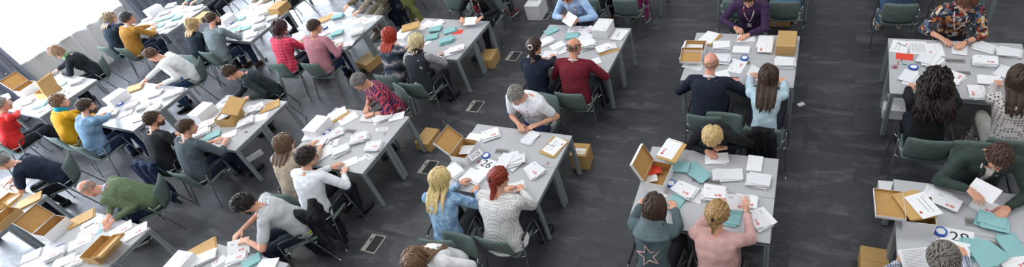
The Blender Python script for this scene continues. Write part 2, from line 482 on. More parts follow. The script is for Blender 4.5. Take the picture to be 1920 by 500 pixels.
SHOE_MATS = {'black': ('#1d1e21', '#101012'), 'white': ('#d8d6d2', '#efefec'), 'brown': ('#5b3626', '#2a1c15'), 'blacksneaker': ('#202226', '#e6e6e4'), 'red': ('#7c2430', '#ececea'), 'tan': ('#a58f80', '#e2ded6'), 'greysneaker': ('#55595c', '#b9b4ae')}
def make_shoe(parent, ank, yaw, kind, s):
    mb = MB(); up, so = SHOE_MATS[kind]; f = Vector((math.sin(yaw), math.cos(yaw), 0)); r = Vector((f.y, -f.x, 0))
    base = Vector((ank.x, ank.y, 0)); prof = [(-.075, .026, .075), (-.06, .036, .085), (-.01, .039, .088), (.04, .040, .075), (.09, .046, .056), (.14, .046, .046), (.175, .036, .038), (.195, .018, .028)]
    rings = []
    for y, w, h in prof:
        rg = []
        for q in range(12):
            a = 2*PI*q/12; rg.append(base+f*(y*s)+r*(math.cos(a)*w*s)+Vector((0, 0, .012+max(0, (math.sin(a)*.5+.5))*h*s)))
        rings.append(rg)
    mb.rings(rings); o = mb.build('shoe', M('shoe_'+kind, up, .5), parent)
    sb = MB(); rings = []
    for z, k in ((.0, 1.0), (.022, 1.06)):
        rings.append([base+f*((.06+.137*math.cos(a)*k)*s)+r*(.046*math.sin(a)*k*s*(1.0+.12*math.cos(a)))+Vector((0, 0, z)) for a in [2*PI*i/20 for i in range(20)]])
    sb.rings(rings, smooth=False); sb.build('sole', M('sole_'+kind, so, .6), o); return o

PEOPLE = []
def person(key, side, head, lean=22, s=1.0, g=1.0, fem=0, pitch=32, hyaw=0, roll=0, dyaw=0, top='plain', cols=('#333333',), sleeves='long', hands=None,
           hair='short', hcol=('#3a2a20', '#54402f'), hvol=0, hlen=.25, pants='#20242e', shoes='black', sk='#d9a78c', glasses=None, lanyard=False, beard=None, collar=None,
           watch=None, belly=0, extras=(), label='', short='', zoff=0, seat=True, skirt=False, tie=None, legs=None, group=None, hip=None, inner=None, armless=False, bracelet=None, curl=.4):
    rg = random.Random(sum(ord(c)*(i+3) for i, c in enumerate(key)))
    seed = rg.randint(0, 9999)
    lean = (lean+(3 if side == 'F' else 4))*D2R; g = g*1.04; s = s*1.13; base = 0 if side == 'F' else PI; yaw = base+dyaw*D2R
    hl = head_at(lean, s)
    hw = at(head[0], head[1], hl.z) if hip is None else None
    fwd = Vector((-math.sin(yaw), math.cos(yaw), 0))
    hipw = (hw-fwd*hl.y) if hip is None else Vector(hip); hipw.z = 0
    body = link('person', bpy.data.meshes.new('person'), None, hipw, yaw)
    inv = (Matrix.Translation(hipw) @ Matrix.Rotation(yaw, 4, 'Z')).inverted()
    pts, dirs = spine(lean, s); Nk = pts[-1]; sx = .93 if fem else 1.04
    Hm = Matrix.Translation(hl) @ Matrix.Rotation(hyaw*D2R, 4, 'Z') @ Matrix.Rotation(-pitch*D2R, 4, 'X') @ Matrix.Rotation(roll*D2R, 4, 'Y') @ Matrix.Scale(s*1.02, 4)
    H = lambda x, y, z: Hm @ Vector((x, y, z)); HR3 = Hm.to_3x3().normalized()
    mb = MB(); sh = MB(); 
    # trunk
    mb.rings(torso_rings(pts, dirs, g*.93, sx, fem, -.010, -.12, 1.0, 20, belly*.9))
    mb.capsule(Nk-dirs[-1]*.05, H(0, -.022, -.06), .058*s, .054*s, 14)
    # shoulders and arms
    aw = .180*sx*(1+(g-1)*.5)*s; L1, L2 = .285*s, .25*s
    arms = []
    for q, sd in enumerate((-1, 1)):
        S = pts[7]+dirs[7]*.012+Vector((sd*aw, .018, 0))
        hd = hands[q] if hands else None
        if hd is None: T = Vector((sd*.16, .42, .79)); wz = .79
        else:
            zz = hd[2] if len(hd) > 2 else .79; T = inv @ at(hd[0], hd[1], zz)
        a0 = (T-S); flat = Vector((a0.x-sd*.08, a0.y, 0)); 
        pd = Vector((flat.x, flat.y, 0)).normalized() if flat.length > .05 else Vector((0, 1, 0))
        pd = (pd*.8+Vector((-sd*.35, .25, 0))).normalized()
        nz = Vector((0, 0, 1))
        if T.z > .9: pd = (pd*.6+Vector((0, 0, .7))).normalized(); nz = Vector((-sd*.6, -.4, .5))
        Wr = T-pd*(.075*s)+Vector((0, 0, .010))
        pole = Vector((sd*.50, -.35, -.75)); El, Wr = ik(S, Wr, L1, L2, pole)
        if El.z < .80 and El.y+0 > .15 and Wr.z < .95:
            El, Wr = ik(S, Wr, L1, L2, Vector((sd*.8, -.5, -.25)))
        arms.append((S, El, Wr, pd))
        q_ = .80 if sleeves == 'long' else 1.0; mb.capsule(S, El, .047*s*q_, .040*s*q_, 12); mb.capsule(El, Wr, .040*s*q_, .026*s, 12); mb.capsule(Wr-(Wr-El).normalized()*.03, Wr+pd*.02, .026*s, .022*s, 10)
        hand_shapes(mb, Wr, pd, nz, -sd, curl, s*(.94 if fem else 1.02))
        # shirt sleeve
        r1, r2, r3 = .060*g**.6*s, .053*s, .040*s
        if sleeves != 'none':
            sh.capsule(Nk-dirs[7]*.035+Vector((sd*.04, 0, 0)), S, .060*s, .062*s*g**.4, 14); sh.ell(S, (.066*s, .066*s, .062*s))
        if sleeves == 'long': sh.capsule(S, El, r1, r2, 14); sh.capsule(El, El+(Wr-El)*.90, r2, r3, 14)
        elif sleeves == 'three': sh.capsule(S, El, r1, r2, 14); sh.capsule(El, El+(Wr-El)*.42, r2, .047*s, 14)
        elif sleeves == 'short': sh.capsule(S, S+(El-S)*.66, r1*1.05, .060*s, 14)
        elif sleeves == 'vest': pass
    mb.capsule(pts[7]-Vector((aw*.8, 0, 0)), pts[7]+Vector((aw*.8, 0, 0)), .045*s, .045*s, 12)
    # head
    def he(c, r, n=16, m_=10): mb.ell(H(*c), [x*s*1.02 for x in r], HR3, n, m_)
    he(HC, HR, 24, 14); he((0, .028, -.030), (.062, .066, .080)); he((0, .058, -.088), (.033, .030, .026))
    for sd in (-1, 1):
        mb.capsule(H(sd*.050, .0, -.050), H(sd*.022, .060, -.090), .022*s, .022*s, 10); he((sd*.034, .066, -.030), (.024, .022, .024))
        he((sd*.080, -.004, -.010), (.009, .019, .030)); mb.capsule(H(0, .084, .018), H(sd*.034, .080, .020), .013*s, .010*s, 8)
    mb.capsule(H(0, .090, .004), H(0, .112, -.028), .008*s, .0135*s, 10); he((0, .100, -.034), (.019, .012, .010))
    he((0, .086, -.062), (.026, .016, .018))
    # legs
    lg = []
    for q, sd in enumerate((-1, 1)):
        if legs: hipj, kn, an = [Vector(v) for v in legs[q]]
        else:
            hipj = Vector((sd*.09, .02, .54)); kn = Vector((sd*rg.uniform(.11, .17), .44*s+.02, .52)); an = kn+Vector((sd*rg.uniform(-.02, .03), rg.uniform(-.12, .06), -.43))
        lg.append((hipj, kn, an)); mb.capsule(hipj, kn, .068*s, .048*s, 12); mb.capsule(kn, an, .046*s, .034*s, 12); mb.capsule(an, an+Vector((0, .1, -.04)), .034, .026, 10)
    hx = np.array(H(0, 0, 0)); hw_ = [np.array(a[2]+a[3]*.08) for a in arms]
    def fine(co):
        k = np.linalg.norm(co-hx, axis=1) < .14
        for w in hw_: k |= np.linalg.norm(co-w, axis=1) < .12
        return k
    me = remeshed(mb, .0068, 3, fine=fine); me.name = 'person'; me.materials.clear(); me.materials.append(skin(sk))
    old = body.data; body.data = me; bpy.data.meshes.remove(old)
    # shirt
    hem = -.16 if skirt else -.12
    sh.rings(torso_rings(pts, dirs, g, sx, fem, .012, hem, 1.0, 28, belly))
    if fem:
        for sd in (-1, 1): sh.ell(front_point(pts, dirs, g, .62, sd*.075, -.02), (.07, .06, .065))
    if skirt: sh.ell(Vector((0, .03, .535)), (.205*g, .17*g, .075))
    else: sh.ell(Vector((0, -.01, .545)), (.178*g*sx, .135*g, .07))
    remesh_obj('shirt', sh, cloth(top, *cols), body, .0105, smooth=3, wrinkle=.0052, seed=seed)
    # trousers
    tr = MB(); tr.ell(Vector((0, 0, .535)), (.175*g, .135*g, .085), None, 20, 12)
    for hipj, kn, an in lg: tr.capsule(hipj, kn, .092*s*g**.4, .066*s, 14); tr.capsule(kn, an+Vector((0, 0, .02)), .064*s, .052*s, 14)
    remesh_obj('trousers', tr, cloth('plain', pants), body, .014, smooth=2, wrinkle=.005, seed=seed+1)
    for (hipj, kn, an), sd in zip(lg, (-1, 1)): make_shoe(body, an+Vector((0, .01, 0)), sd*.12, shoes, s)
    # face
    for sd in (-1, 1):
        e = MB(); e.ell(H(sd*.031, .0815, .0), (.0115*s, .0115*s, .0105*s), HR3, 10, 8); e.cur = 1; e.ell(H(sd*.031, .0885, -.003), (.006, .005, .006), HR3, 8, 6)
        e.build('eye', [M('eye_white', '#e8e4de', .3, var=.02), M('iris_dark', '#2b221c', .3)], body)
    lp = MB(); lp.ell(H(0, .0995, -.0575), (.020, .0065, .0048), HR3, 12, 6); lp.ell(H(0, .0985, -.065), (.017, .0065, .005), HR3, 12, 6)
    lp.build('lips', M('lips', '#b5655c' if fem else '#b87f6d', .45), body)
    eb = MB()
    for sd in (-1, 1): eb.tube([H(sd*.014, .096, .020), H(sd*.032, .0935, .027), H(sd*.050, .080, .021)], [.003, .0042, .002], 6)
    eb.build('eyebrows', hair_mat(*hcol), body)
    def push(q):
        # hair lies on the back, not inside it
        for i in range(8, 3, -1):
            a_, b_ = pts[i-1], pts[i]
            if a_.z <= q.z <= b_.z+(.07 if i == 8 else 0) and abs(q.x) < .22:
                cy = a_.y+(b_.y-a_.y)*(q.z-a_.z)/(b_.z-a_.z); dep = ((.160*g if i < 6 else .168*g if i < 7 else .160 if i == 7 else .135)-(max(0, q.z-b_.z) if i == 8 else 0)*.8)*(1-.35*(q.x/.22)**2)
                if q.y > cy-dep-.012: q = Vector((q.x, cy-dep-.012-.006*math.sin(q.x*90), q.z))
        return q
    if hair: make_hair(hair, hvol, hlen, Hm, rg, hcol, body, push=push)
    if beard: make_beard(Hm, rg, beard, body)
    if glasses:
        gb = MB()
        for sd in (-1, 1):
            c = H(sd*.033, .107, -.002)
            ring = [H(sd*.033+.024*math.cos(a), .107-.05*abs(sd*.033+.024*math.cos(a)-sd*.033)*0, -.002+.018*math.sin(a)) for a in [2*PI*i/14 for i in range(15)]]
            gb.tube(ring, .0022, 5); gb.tube([H(sd*.057, .105, .003), H(sd*.078, .07, .004), H(sd*.082, -.005, .002)], .0022, 5)
        gb.tube([H(-.010, .108, .0), H(0, .112, .003), H(.010, .108, .0)], .0022, 5)
        gb.build('glasses', M('glasses_'+glasses, {'dark': '#1c1c1e', 'white': '#e4e4e6', 'red': '#8c2a2a', 'metal': '#7a7468'}[glasses], .3), body)
    if collar:
        cb = MB(); cpath = []
        for i in range(17):
            a = -PI*.5+.35+(2*PI-.7)*i/16; cpath.append(Nk-dirs[-1]*.005+Vector((math.cos(a+PI)*.072*s, 0, 0))+Vector((0, dirs[-1].z, -dirs[-1].y))*(-math.sin(a)*.066*s)+dirs[-1]*(.004+.014*math.sin(a)))
        cb.tube(cpath, .017, 8, .45)
        cb.build('collar', cloth('plain', collar), body)
    if lanyard:
        lb = MB(); w = []
        path = []
        for i in range(21):
            t = i/20; 
            if t < .3: x = -.075+.0*t; tt = .98-.0*t
            k = abs(t-.5)*2
            x = (t-.5)*2; x = math.copysign(abs(x)**.8, x)*.078
            path.append(front_point(pts, dirs, g, .50+.47*k, x, .026 if not fem else .040, belly))
        for sd in (-1, 1):
            pass
        back = [Nk+Vector((.078*math.cos(a), 0, 0))+Vector((0, dirs[-1].z, -dirs[-1].y))*(-.062*math.sin(a))+dirs[-1]*.018 for a in [PI*i/10 for i in range(11)]]
        loop = path+back
        lb.tube(loop, .0085, 6, .6, caps=False); e = path[10]
        t = NT('lanyard', .6) if 'lanyard' not in MATS else None
        if t:
            n = t.noise(38, 0); t.col(t.ramp(n, [(.0, hexc('#e9e7e8')), (.56, hexc('#c8343c'))], True)); MATS['lanyard'] = t.m
        lo = lb.build('lanyard', MATS['lanyard'], body)
        if side == 'B':
            bb = MB(); bb.rbox(e+Vector((0, .012, -.05)), (.06, .004, .09), .002, Matrix.Rotation(-lean, 3, 'X')); bb.build('badge', M('badge', '#e8e8ea', .35), lo)
    for w_, nm, cc in ((watch, 'watch', '#8d8f94'), (bracelet, 'bracelet', '#17171a')):
        if w_:
            S, El, Wr, pd = arms[0 if w_ == 'L' else 1]; wb = MB(); d = (Wr-El).normalized(); c = Wr-d*.012
            u = d.orthogonal().normalized(); v = d.cross(u)
            wb.tube([c+(u*math.cos(a)+v*math.sin(a))*.032*s for a in [2*PI*i/16 for i in range(17)]], .006 if nm == 'bracelet' else .0055, 6)
            nz = Vector((0, 0, 1)); nz = (nz-d*nz.dot(d)).normalized()
            if nm == 'watch': wb.capsule(c+nz*.030, c+nz*.038, .017, .017, 14, 2)
            wb.build(nm, M(nm, cc, .3, .6 if nm == 'watch' else 0), body)
    P = dict(key=key, body=body, pts=pts, dirs=dirs, Hm=Hm, H=H, HR3=HR3, g=g, s=s, arms=arms, Nk=Nk, belly=belly, yaw=yaw, hip=hipw, short=short, side=side, rg=rg, lean=lean, sx=sx)
    for ex in extras: ex(P)
    body['label'] = label; body['category'] = 'person'
    if group: body['group'] = group
    PEOPLE.append(P); return P

# ---- extras worn by some people
def ex_scarf(color, thick=.030, kind='plain', drop=True):
    def f(P):
        mb = MB(); N = P['Nk']; d = P['dirs'][-1]; fw = Vector((0, d.z, -d.y))
        for k in range(3):
            mb.tube([N+Vector((.078*math.cos(a), 0, 0))+fw*(.070*math.sin(a)+.008)+d*(.012+.022*k-.012*math.sin(a)) for a in [2*PI*i/18 for i in range(19)]], thick*(1-.1*k), 8, .8)
        if drop:
            a = front_point(P['pts'], P['dirs'], P['g'], .85, .02, .04); b = front_point(P['pts'], P['dirs'], P['g'], .35, .045, .045)
            mb.tube([a, (a+b)/2+Vector((.01, .02, 0)), b], [.04, .05, .045], 10, .4, side=(1, 0, 0))
        remesh_obj('scarf', mb, cloth(kind, *(color if isinstance(color, tuple) else (color,))), P['body'], .009, smooth=2, wrinkle=.006, seed=4)
    return f
def ex_hood(c1, c2):
    def f(P):
        mb = MB(); N = P['Nk']; d = P['dirs'][-1]; fw = Vector((0, d.z, -d.y))
        for k in range(5):
            mb.tube([N+Vector(((.10+.016*k)*math.cos(a), 0, 0))+fw*((.10+.014*k)*math.sin(a)-.012*k)+d*(.050-.034*k-.012*math.sin(a)) for a in [PI*.92+PI*1.16*i/14 for i in range(15)]], .032, 8, .8)
        remesh_obj('hood', mb, cloth('plain', c1), P['body'], .009, smooth=3, wrinkle=.005, seed=3)
        lb = MB(); lb.tube([N+Vector((.084*math.cos(a), 0, 0))+fw*(.085*math.sin(a)-.012)+d*(.050-.012*math.sin(a)) for a in [PI*.98+PI*1.04*i/14 for i in range(15)]], .020, 8, .5)
        lb.build('hood_lining', cloth('plain', c2), P['body'])
        # the star outline printed on the back
        k = 4; p = P['pts'][k]; dr = P['dirs'][k]; b = Vector((0, -dr.z, dr.y))
        ring = []
        for i in range(11):
            r = (.125 if i % 2 == 0 else .052); a = PI/2+i*PI/5+.25
            x, z = r*math.cos(a), r*math.sin(a)
            wdt = .19; ring.append(p+Vector((x-.01, 0, 0))+dr*(z+.03)+b*(.128*P['g']*math.sqrt(max(.1, 1-(x/wdt)**2))+.0065))
        sb = MB()
        for a, c in zip(ring, ring[1:]): sb.capsule(a, c, .0075, .0075, 6, 2)
        sb.build('star_print', cloth('plain', '#c9a7a3'), P['body'])
    return f
def ex_vest(c):
    def f(P):
        mb = MB(); mb.rings(torso_rings(P['pts'], P['dirs'], P['g'], P['sx'], 1, .024, -.12, .95, 28, P['belly']))
        for sd in (-1, 1): mb.capsule(P['Nk']-P['dirs'][7]*.035, P['arms'][0 if sd < 0 else 1][0]-Vector((sd*.02, 0, 0)), .066, .066, 14)
        mb.ell(Vector((0, -.01, .55)), (.195*P['g'], .16*P['g'], .075))
        remesh_obj('vest', mb, cloth('melange', c), P['body'], .0105, smooth=3, wrinkle=.006, seed=9)
    return f
def ex_shirttail(c):
    def f(P):
        mb = MB(); mb.ell(Vector((0, -.03, .57)), (.188*P['g'], .142*P['g'], .05), None, 24, 10); mb.build('undershirt', cloth('plain', c), P['body'])
        mb.sm = [True]*len(mb.f)
    return f
def ex_clip(c='#e6dcc8'):
    def f(P):
        mb = MB(); H = P['H']; mb.tube([H(.03*math.cos(a), -.125, .03+.03*math.sin(a)) for a in [2*PI*i/10 for i in range(11)]], .010, 6); mb.build('scrunchie', cloth('plain', c), P['body'])
    return f
def ex_lapels(c, shirt):
    """open jacket front: a shirt panel between two lapels"""
    def f(P):
        a = MB(); L = []
        for t in (.98, .85, .7, .5, .32): L.append((t, .012+.045*(t-.2)))
        rings = []
        for t, w in L:
            rings.append([front_point(P['pts'], P['dirs'], P['g'], t, x, .022, P['belly']) for x in (-w, -w/2, 0, w/2, w)])
        vs = [p for r in rings for p in r]+[p+Vector((0, -.02, 0)) for r in rings for p in r]; n = 25; fs = []
        for k in range(4):
            for i in range(4):
                q = k*5+i; fs.append((q, q+1, q+6, q+5)); fs.append((n+q, n+q+5, n+q+6, n+q+1))
        for k in range(4): fs.append((k*5, k*5+5, n+k*5+5, n+k*5)); fs.append((k*5+4, n+k*5+4, n+k*5+9, k*5+9))
        for i in range(4): fs.append((i, n+i, n+i+1, i+1)); fs.append((20+i, 21+i, n+21+i, n+20+i))
        a.add(vs, fs, True); a.build('shirt_front', cloth('plain', shirt), P['body'])
        b = MB()
        for sd in (-1, 1):
            b.tube([front_point(P['pts'], P['dirs'], P['g'], t, sd*(w+.012), .026, P['belly']) for t, w in L], [.022, .026, .022, .014, .008], 8, .35, side=(1, 0, 0))
        b.sm = [True]*len(b.f); b.build('lapels', cloth('plain', c), P['body'])
    return f
def ex_patch(c):
    def f(P):
        S, El, Wr, pd = P['arms'][1]; mb = MB(); mb.ell(El+(El-(S+Wr)/2).normalized()*.022, (.05, .045, .045)); mb.build('elbow_patch', cloth('plain', c), P['body'])
    return f
# ------------------------------------------------------------------ chairs
FAB = cloth('melange', '#6a7a75'); CHROME = M('chrome_tube', '#b9bdc2', .22, .9, .03); BLACKP = M('black_plastic', '#1d1f21', .45)
def panel(rows, n=12, th=.02, corner=.06):
    """a padded panel: rows of (left edge, right edge, bow, normal)"""
    mb = MB(); m_ = len(rows); F = []; B = []
    for k, (c, hw, bow, nm) in enumerate(rows):
        v = k/(m_-1); e = min(v, 1-v)*(m_-1)/1.6; shrink = 1-(.10*(1-min(1, e))**2)
        rf = []; rb = []
        for i in range(n+1):
            u = -1+2*i/n; x = hw*shrink*u; t = th*(1-.6*abs(u)**6)*(1 if 0 < k < m_-1 else .5)
            p = Vector(c)+Vector((x, 0, 0))+Vector(nm)*(bow*u*u)
            rf.append(p+Vector(nm)*t/2); rb.append(p-Vector(nm)*t/2)
        F.append(rf); B.append(rb)
    ring = [f+list(reversed(b)) for f, b in zip(F, B)]
    mb.rings(ring, True, True); return mb
def make_chair():
    r = empty('armchair', (0, 0, 0)); W = .265
    rows = [((0, .23, .435), .215, -.006, (0, .25, 1)), ((0, .20, .452), .225, .004, (0, .1, 1)), ((0, .1, .456), .228, .008, (0, 0, 1)), ((0, 0, .452), .228, .010, (0, 0, 1)), ((0, -.1, .447), .225, .012, (0, 0, 1)), ((0, -.175, .447), .220, .012, (0, .05, 1)), ((0, -.205, .455), .21, .012, (0, .4, 1))]
    panel(rows, th=.032).build('seat', FAB, r)
    rows = []
    for k in range(8):
        t = k/7; rows.append(((0, -.205-.075*t-.012*math.sin(t*PI), .475+.375*t), .215+.018*t, .022, (0, 1, .18)))
    panel(rows, th=.024).build('backrest', FAB, r)
    for sd in (-1, 1):
        a = MB(); a.tube([(sd*W, -.075, .648), (sd*W, -.03, .668), (sd*W, .10, .664), (sd*W, .215, .658), (sd*W, .245, .640)], [.015, .017, .017, .016, .013], 8, .8); a.build('armrest', BLACKP, r)
        f = MB(); f.tube([(sd*W, .20, .655), (sd*W, .240, .640), (sd*(W+.002), .250, .60), (sd*(W+.025), .275, .006)], .0105, 8); f.box((sd*(W+.025), .275, .006), (.028, .028, .012)); f.build('leg', CHROME, r)
        b = MB(); b.tube([(sd*W, -.03, .662), (sd*W, -.072, .650), (sd*(W+.003), -.090, .61), (sd*(W+.04), -.262, .006)], .0105, 8); b.box((sd*(W+.04), -.262, .006), (.028, .028, .012)); b.build('leg', CHROME, r)
        c = MB(); c.tube([(sd*(W+.004), -.105, .58), (sd*(W-.015), -.16, .585), (sd*(W-.045), -.215, .59)], .008, 6); c.build('bracket', CHROME, r); c = MB(); c.tube([(sd*(W+.012), -.15, .45), (sd*(W-.02), -.16, .44), (sd*(W-.06), -.165, .435)], .008, 6)
        c.build('bracket', CHROME, r); c = MB(); c.tube([(sd*(W+.012), .27, .44), (sd*(W-.02), .2, .425), (sd*(W-.06), .17, .425)], .008, 6); c.build('bracket', CHROME, r)
    u = MB(); u.tube([(-W+.05, .17, .42), (W-.05, .17, .42)], .009, 6); u.build('seat_frame', CHROME, r); u = MB(); u.tube([(-W+.05, -.165, .43), (W-.05, -.165, .43)], .009, 6); u.build('seat_frame', CHROME, r)
    reg_children(r); return r
CH0 = make_chair(); USED = {}
def use(o):
    """the first of a kind is placed itself, the following ones are copies"""
    if o.name not in USED: USED[o.name] = 1; return o
    return copy_tree(o)
CHAIRS = []
def chair(x, y, yaw, label, group='grey-green armchairs at the tables'):
    o = use(CH0); o.location = (x, y, 0); o.rotation_euler = (0, 0, yaw); tag(o, label, 'chair', group); CHAIRS.append((x, y, yaw)); return o
def coat(x, y, yaw, color, label, drop=.5, w=.25, skew=0.0, accent=None):
    """a jacket hung over a backrest, its sides and a sleeve hanging behind"""
    mb = MB(); n = 16
    for thick in (0,):
        rings = []
        prof = [(-.19, .60), (-.215, .80), (-.245, .878), (-.285, .895), (-.330, .875), (-.350, .72), (-.365, .55), (-.37, .55-drop*.55), (-.36, .50-drop*.9)]
        for k, (yy, zz) in enumerate(prof):
            rg = []; ww = w*(1+.10*math.sin(k*1.1))-(.04*max(0, k-5))
            for i in range(n):
                u = -1+2*i/(n-1); f = .022*math.sin(u*7+k*.7)*(k > 3)
                rg.append(Vector((u*ww+skew*max(0, k-4)*.05, yy+f-.01*(1-u*u), zz-.02*u*u)))
            back = [p+Vector((0, .016 if k > 3 else -.016 if k < 2 else 0, -.018 if 1 < k < 4 else 0)) for p in reversed(rg)]
            rings.append(rg+back)
        mb.rings(rings, True, True)
    sl = .9*drop
    mb.capsule((w*.9, -.33, .80), (w*.95+.03, -.37, .80-sl), .05, .04, 10); mb.capsule((-w*.9, -.33, .80), (-w*.8, -.37, .84-sl), .05, .04, 10)
    me = remeshed(mb, .012, 3, wrinkle=.010, seed=abs(int(x*10))+3); me.materials.clear(); me.materials.append(cloth('plain', color)); me.name = 'jacket'
    o = link('jacket', me, None, (x, y, 0), yaw); tag(o, label, 'jacket'); return o

# ------------------------------------------------------------------ tables
TW, TD, TZ = 1.501, .5935, .74
def top_mat():
    t = NT('table_laminate', .38, 0, .45); f = t.noise(400, 2); t.col(t.ramp(f, [(.3, hexc('#b0b1b4')), (.7, hexc('#bebfc2'))])); return t.m
TOP = top_mat(); EDGE = M('table_edge', '#8f9494', .5); ALU = M('aluminium_frame', '#a3abae', .42, .35, .04); ALUD = M('frame_groove', '#7c8487', .5, .3)
def make_table():
    r = empty('folding_table', (0, 0, 0))      # origin: centre of the table on the floor
    t = MB(); t.rbox((0, 0, TZ-.011), (TW-.004, TD-.003, .022), .004); t.build('tabletop', TOP, r)
    e = MB()
    for sy in (-1, 1): e.box((0, sy*(TD/2-.003), TZ-.013), (TW-.008, .003, .016))
    for sx in (-1, 1): e.box((sx*(TW/2-.004), 0, TZ-.013), (.003, TD-.01, .016))
    e.build('edge_band', EDGE, r)
    for sy in (-1, 1):
        b = MB(); b.box((0, sy*(TD/2-.030), TZ-.050), (TW-.10, .036, .052)); b.cur = 1; b.box((0, sy*(TD/2-.0115), TZ-.050), (TW-.10, .002, .012)); b.build('rail', [ALU, ALUD], r)
    for sx in (-1, 1):
        b = MB(); b.box((sx*(TW/2-.030), 0, TZ-.050), (.036, TD-.10, .052)); b.cur = 1; b.box((sx*(TW/2-.0115), 0, TZ-.050), (.002, TD-.10, .012)); b.build('rail', [ALU, ALUD], r)
    for sx in (-1, 1):
        for sy in (-1, 1):
            x, y = sx*(TW/2-.031), sy*(TD/2-.031)
            b = MB(); b.rbox((x, y, (TZ-.022)/2+.004), (.054, .054, TZ-.030), .006); b.cur = 1
            b.box((x+sx*.0272, y, .36), (.001, .014, .66)); b.box((x, y+sy*.0272, .36), (.014, .001, .66)); b.cur = 2; b.box((x, y, .005), (.050, .050, .010))
            b.build('leg', [ALU, ALUD, BLACKP], r)
    reg_children(r); return r
TB0 = make_table()
ST = {}
def station(k, TRx, TRy, yaw, desc, front=True, back=True):
    """two tables standing long side to long side; the given corner is the far right one"""
    c, s = math.cos(yaw), math.sin(yaw); ST[k] = dict(TR=Vector((TRx, TRy, 0)), yaw=yaw, desc=desc)
    for nm, on, yy in (('far', back, -TD/2), ('near', front, -TD*1.5)):
        if not on: continue
        x, y = -TW/2, yy; o = use(TB0)
        o.location = (TRx+c*x-s*y, TRy+s*x+c*y, 0); o.rotation_euler = (0, 0, yaw)
        tag(o, ('grey table %s' % desc)+(', the half %s' % ('at the front' if nm == 'near' else 'at the back')), 'table', 'grey tables in the hall')
def local(k, p):
    s = ST[k]; d = Vector((p.x, p.y, 0))-s['TR']; c, n = math.cos(s['yaw']), math.sin(s['yaw'])
    return (d.x*c+d.y*n)/TW+1, (-d.x*n+d.y*c)/(2*TD)+1
def where(k, p):
    a, b = local(k, p)
    h = 'left end' if a < .2 else 'left centre' if a < .4 else 'middle' if a < .6 else 'right centre' if a < .8 else 'right end'
    v = 'front edge' if b < .22 else 'front half' if b < .5 else 'back half' if b < .78 else 'back edge'
    return h, v

# ------------------------------------------------------------------ paper goods
PAPER = M('paper_white', '#f1f1f2', .75, var=.02); PAPER2 = M('paper_offwhite', '#e6e7ea', .75, var=.02); TEAL = M('paper_teal', '#8fbfc0', .75, var=.04)
KRAFT = M('kraft_paper', '#c79f63', .7, var=.07, scale=5); RED = M('print_red', '#cf3f3c', .7, var=.03); GREY = M('print_grey', '#9a9ba1', .8, var=.02); PBLACK = M('print_black', '#232326', .7)
REDCARD = M('card_red', '#e2472f', .6, var=.03)
SIZES = {'W': (.238, .166), 'T': (.225, .160), 'P': (.285, .202), 'K': (.330, .240), 'R': (.20, .14), 'C': (.15, .105), 'S': (.10, .07), 'U': (.10, .07)}
PROTO = {}
def sheet_mesh(kind, th, v=0):
    key = (kind, round(th, 4), v)
    if key in PROTO: return PROTO[key]
    w, h = SIZES[kind]; mb = MB(); th = th*.8; mb.rbox((0, 0, th/2), (w, h, th), .002)
    mat = {'W': PAPER if v == 0 else PAPER2, 'T': TEAL, 'P': PAPER, 'K': KRAFT, 'R': REDCARD, 'C': PAPER, 'S': PAPER, 'U': TEAL}[kind]
    mats = [mat]
    if kind in 'WT':      # the pointed flap
        mats.append(M('fold_grey' if kind == 'W' else 'fold_teal', '#d3d4d8' if kind == 'W' else '#76a9ab', .8, var=.02)); mb.cur = 1
        if v == 1 or kind == 'T':
            for sd in (-1, 1):
                a = math.atan2(h*.42, w/2); L = math.hypot(w/2, h*.42)
                mb.box((sd*w/4, h*.5-h*.21, th+.0001), (L, .0016, .0004), Matrix.Rotation(sd*a, 3, 'Z'))
    if kind == 'K':
        mats.append(M('fold_brown', '#a07c49', .7)); mb.cur = 1; mb.box((0, h*.34, th+.0002), (w*.98, .002, .0006)); mb.box((0, h*.33, th+.0012), (.02, .02, .002))
    me = mb.mesh({'W': 'white_envelope', 'T': 'teal_envelope', 'P': 'paper_sheet', 'K': 'brown_envelope', 'R': 'red_card', 'C': 'card', 'S': 'slip', 'U': 'teal_card'}[kind], mats); PROTO[key] = me; return me
def print_mesh(kind):
    key = ('print', kind)
    if key in PROTO: return PROTO[key]
    mb = MB(); z = .0003
    def q(x, y, w, h, c): mb.cur = c; mb.box((x, y, z), (w, h, .0004))
    if kind == 'logo':          # address lines and the red mark of the letters
        q(.06, -.042, .034, .030, 0); mb.cur = 3; mb.box((.06, -.042, z+.0004), (.004, .020, .0004)); mb.box((.051, -.046, z+.0004), (.004, .010, .0004)); mb.box((.069, -.038, z+.0004), (.004, .014, .0004))
        for i in range(4): q(.018, -.032-.007*i, .034-.006*(i%2), .0045, 0)
        for i in range(3): q(-.07, .055-.008*i, .055-.008*i, .003, 1)
        q(-.01, .0, .09, .001, 1); q(.02, .055, .02, .003, 1)
    elif kind == 'text':
        for i in range(13): q(-.0+(.02 if i % 4 == 3 else 0)*-1, .085-.013*i, .22-(.05 if i % 4 == 3 else 0), .004, 1)
    elif kind == 'heads':
        q(-.02, .02, .11, .006, 2); q(-.01, .002, .13, .006, 2); q(0, -.03, .2, .0015, 1)
    elif kind == 'form':
        q(.0, .04, .2, .006, 1); q(.0, .0, .18, .006, 1); q(.07, -.07, .03, .02, 0); q(-.09, .07, .05, .004, 1)
    elif kind == 'badge':
        q(-.09, .05, .03, .03, 0); q(-.05, .05, .03, .02, 0); q(.0, -.02, .2, .0015, 1)
    me = mb.mesh('print', [RED, GREY, PBLACK, PAPER]); PROTO[key] = me; return me
SHEETS = []
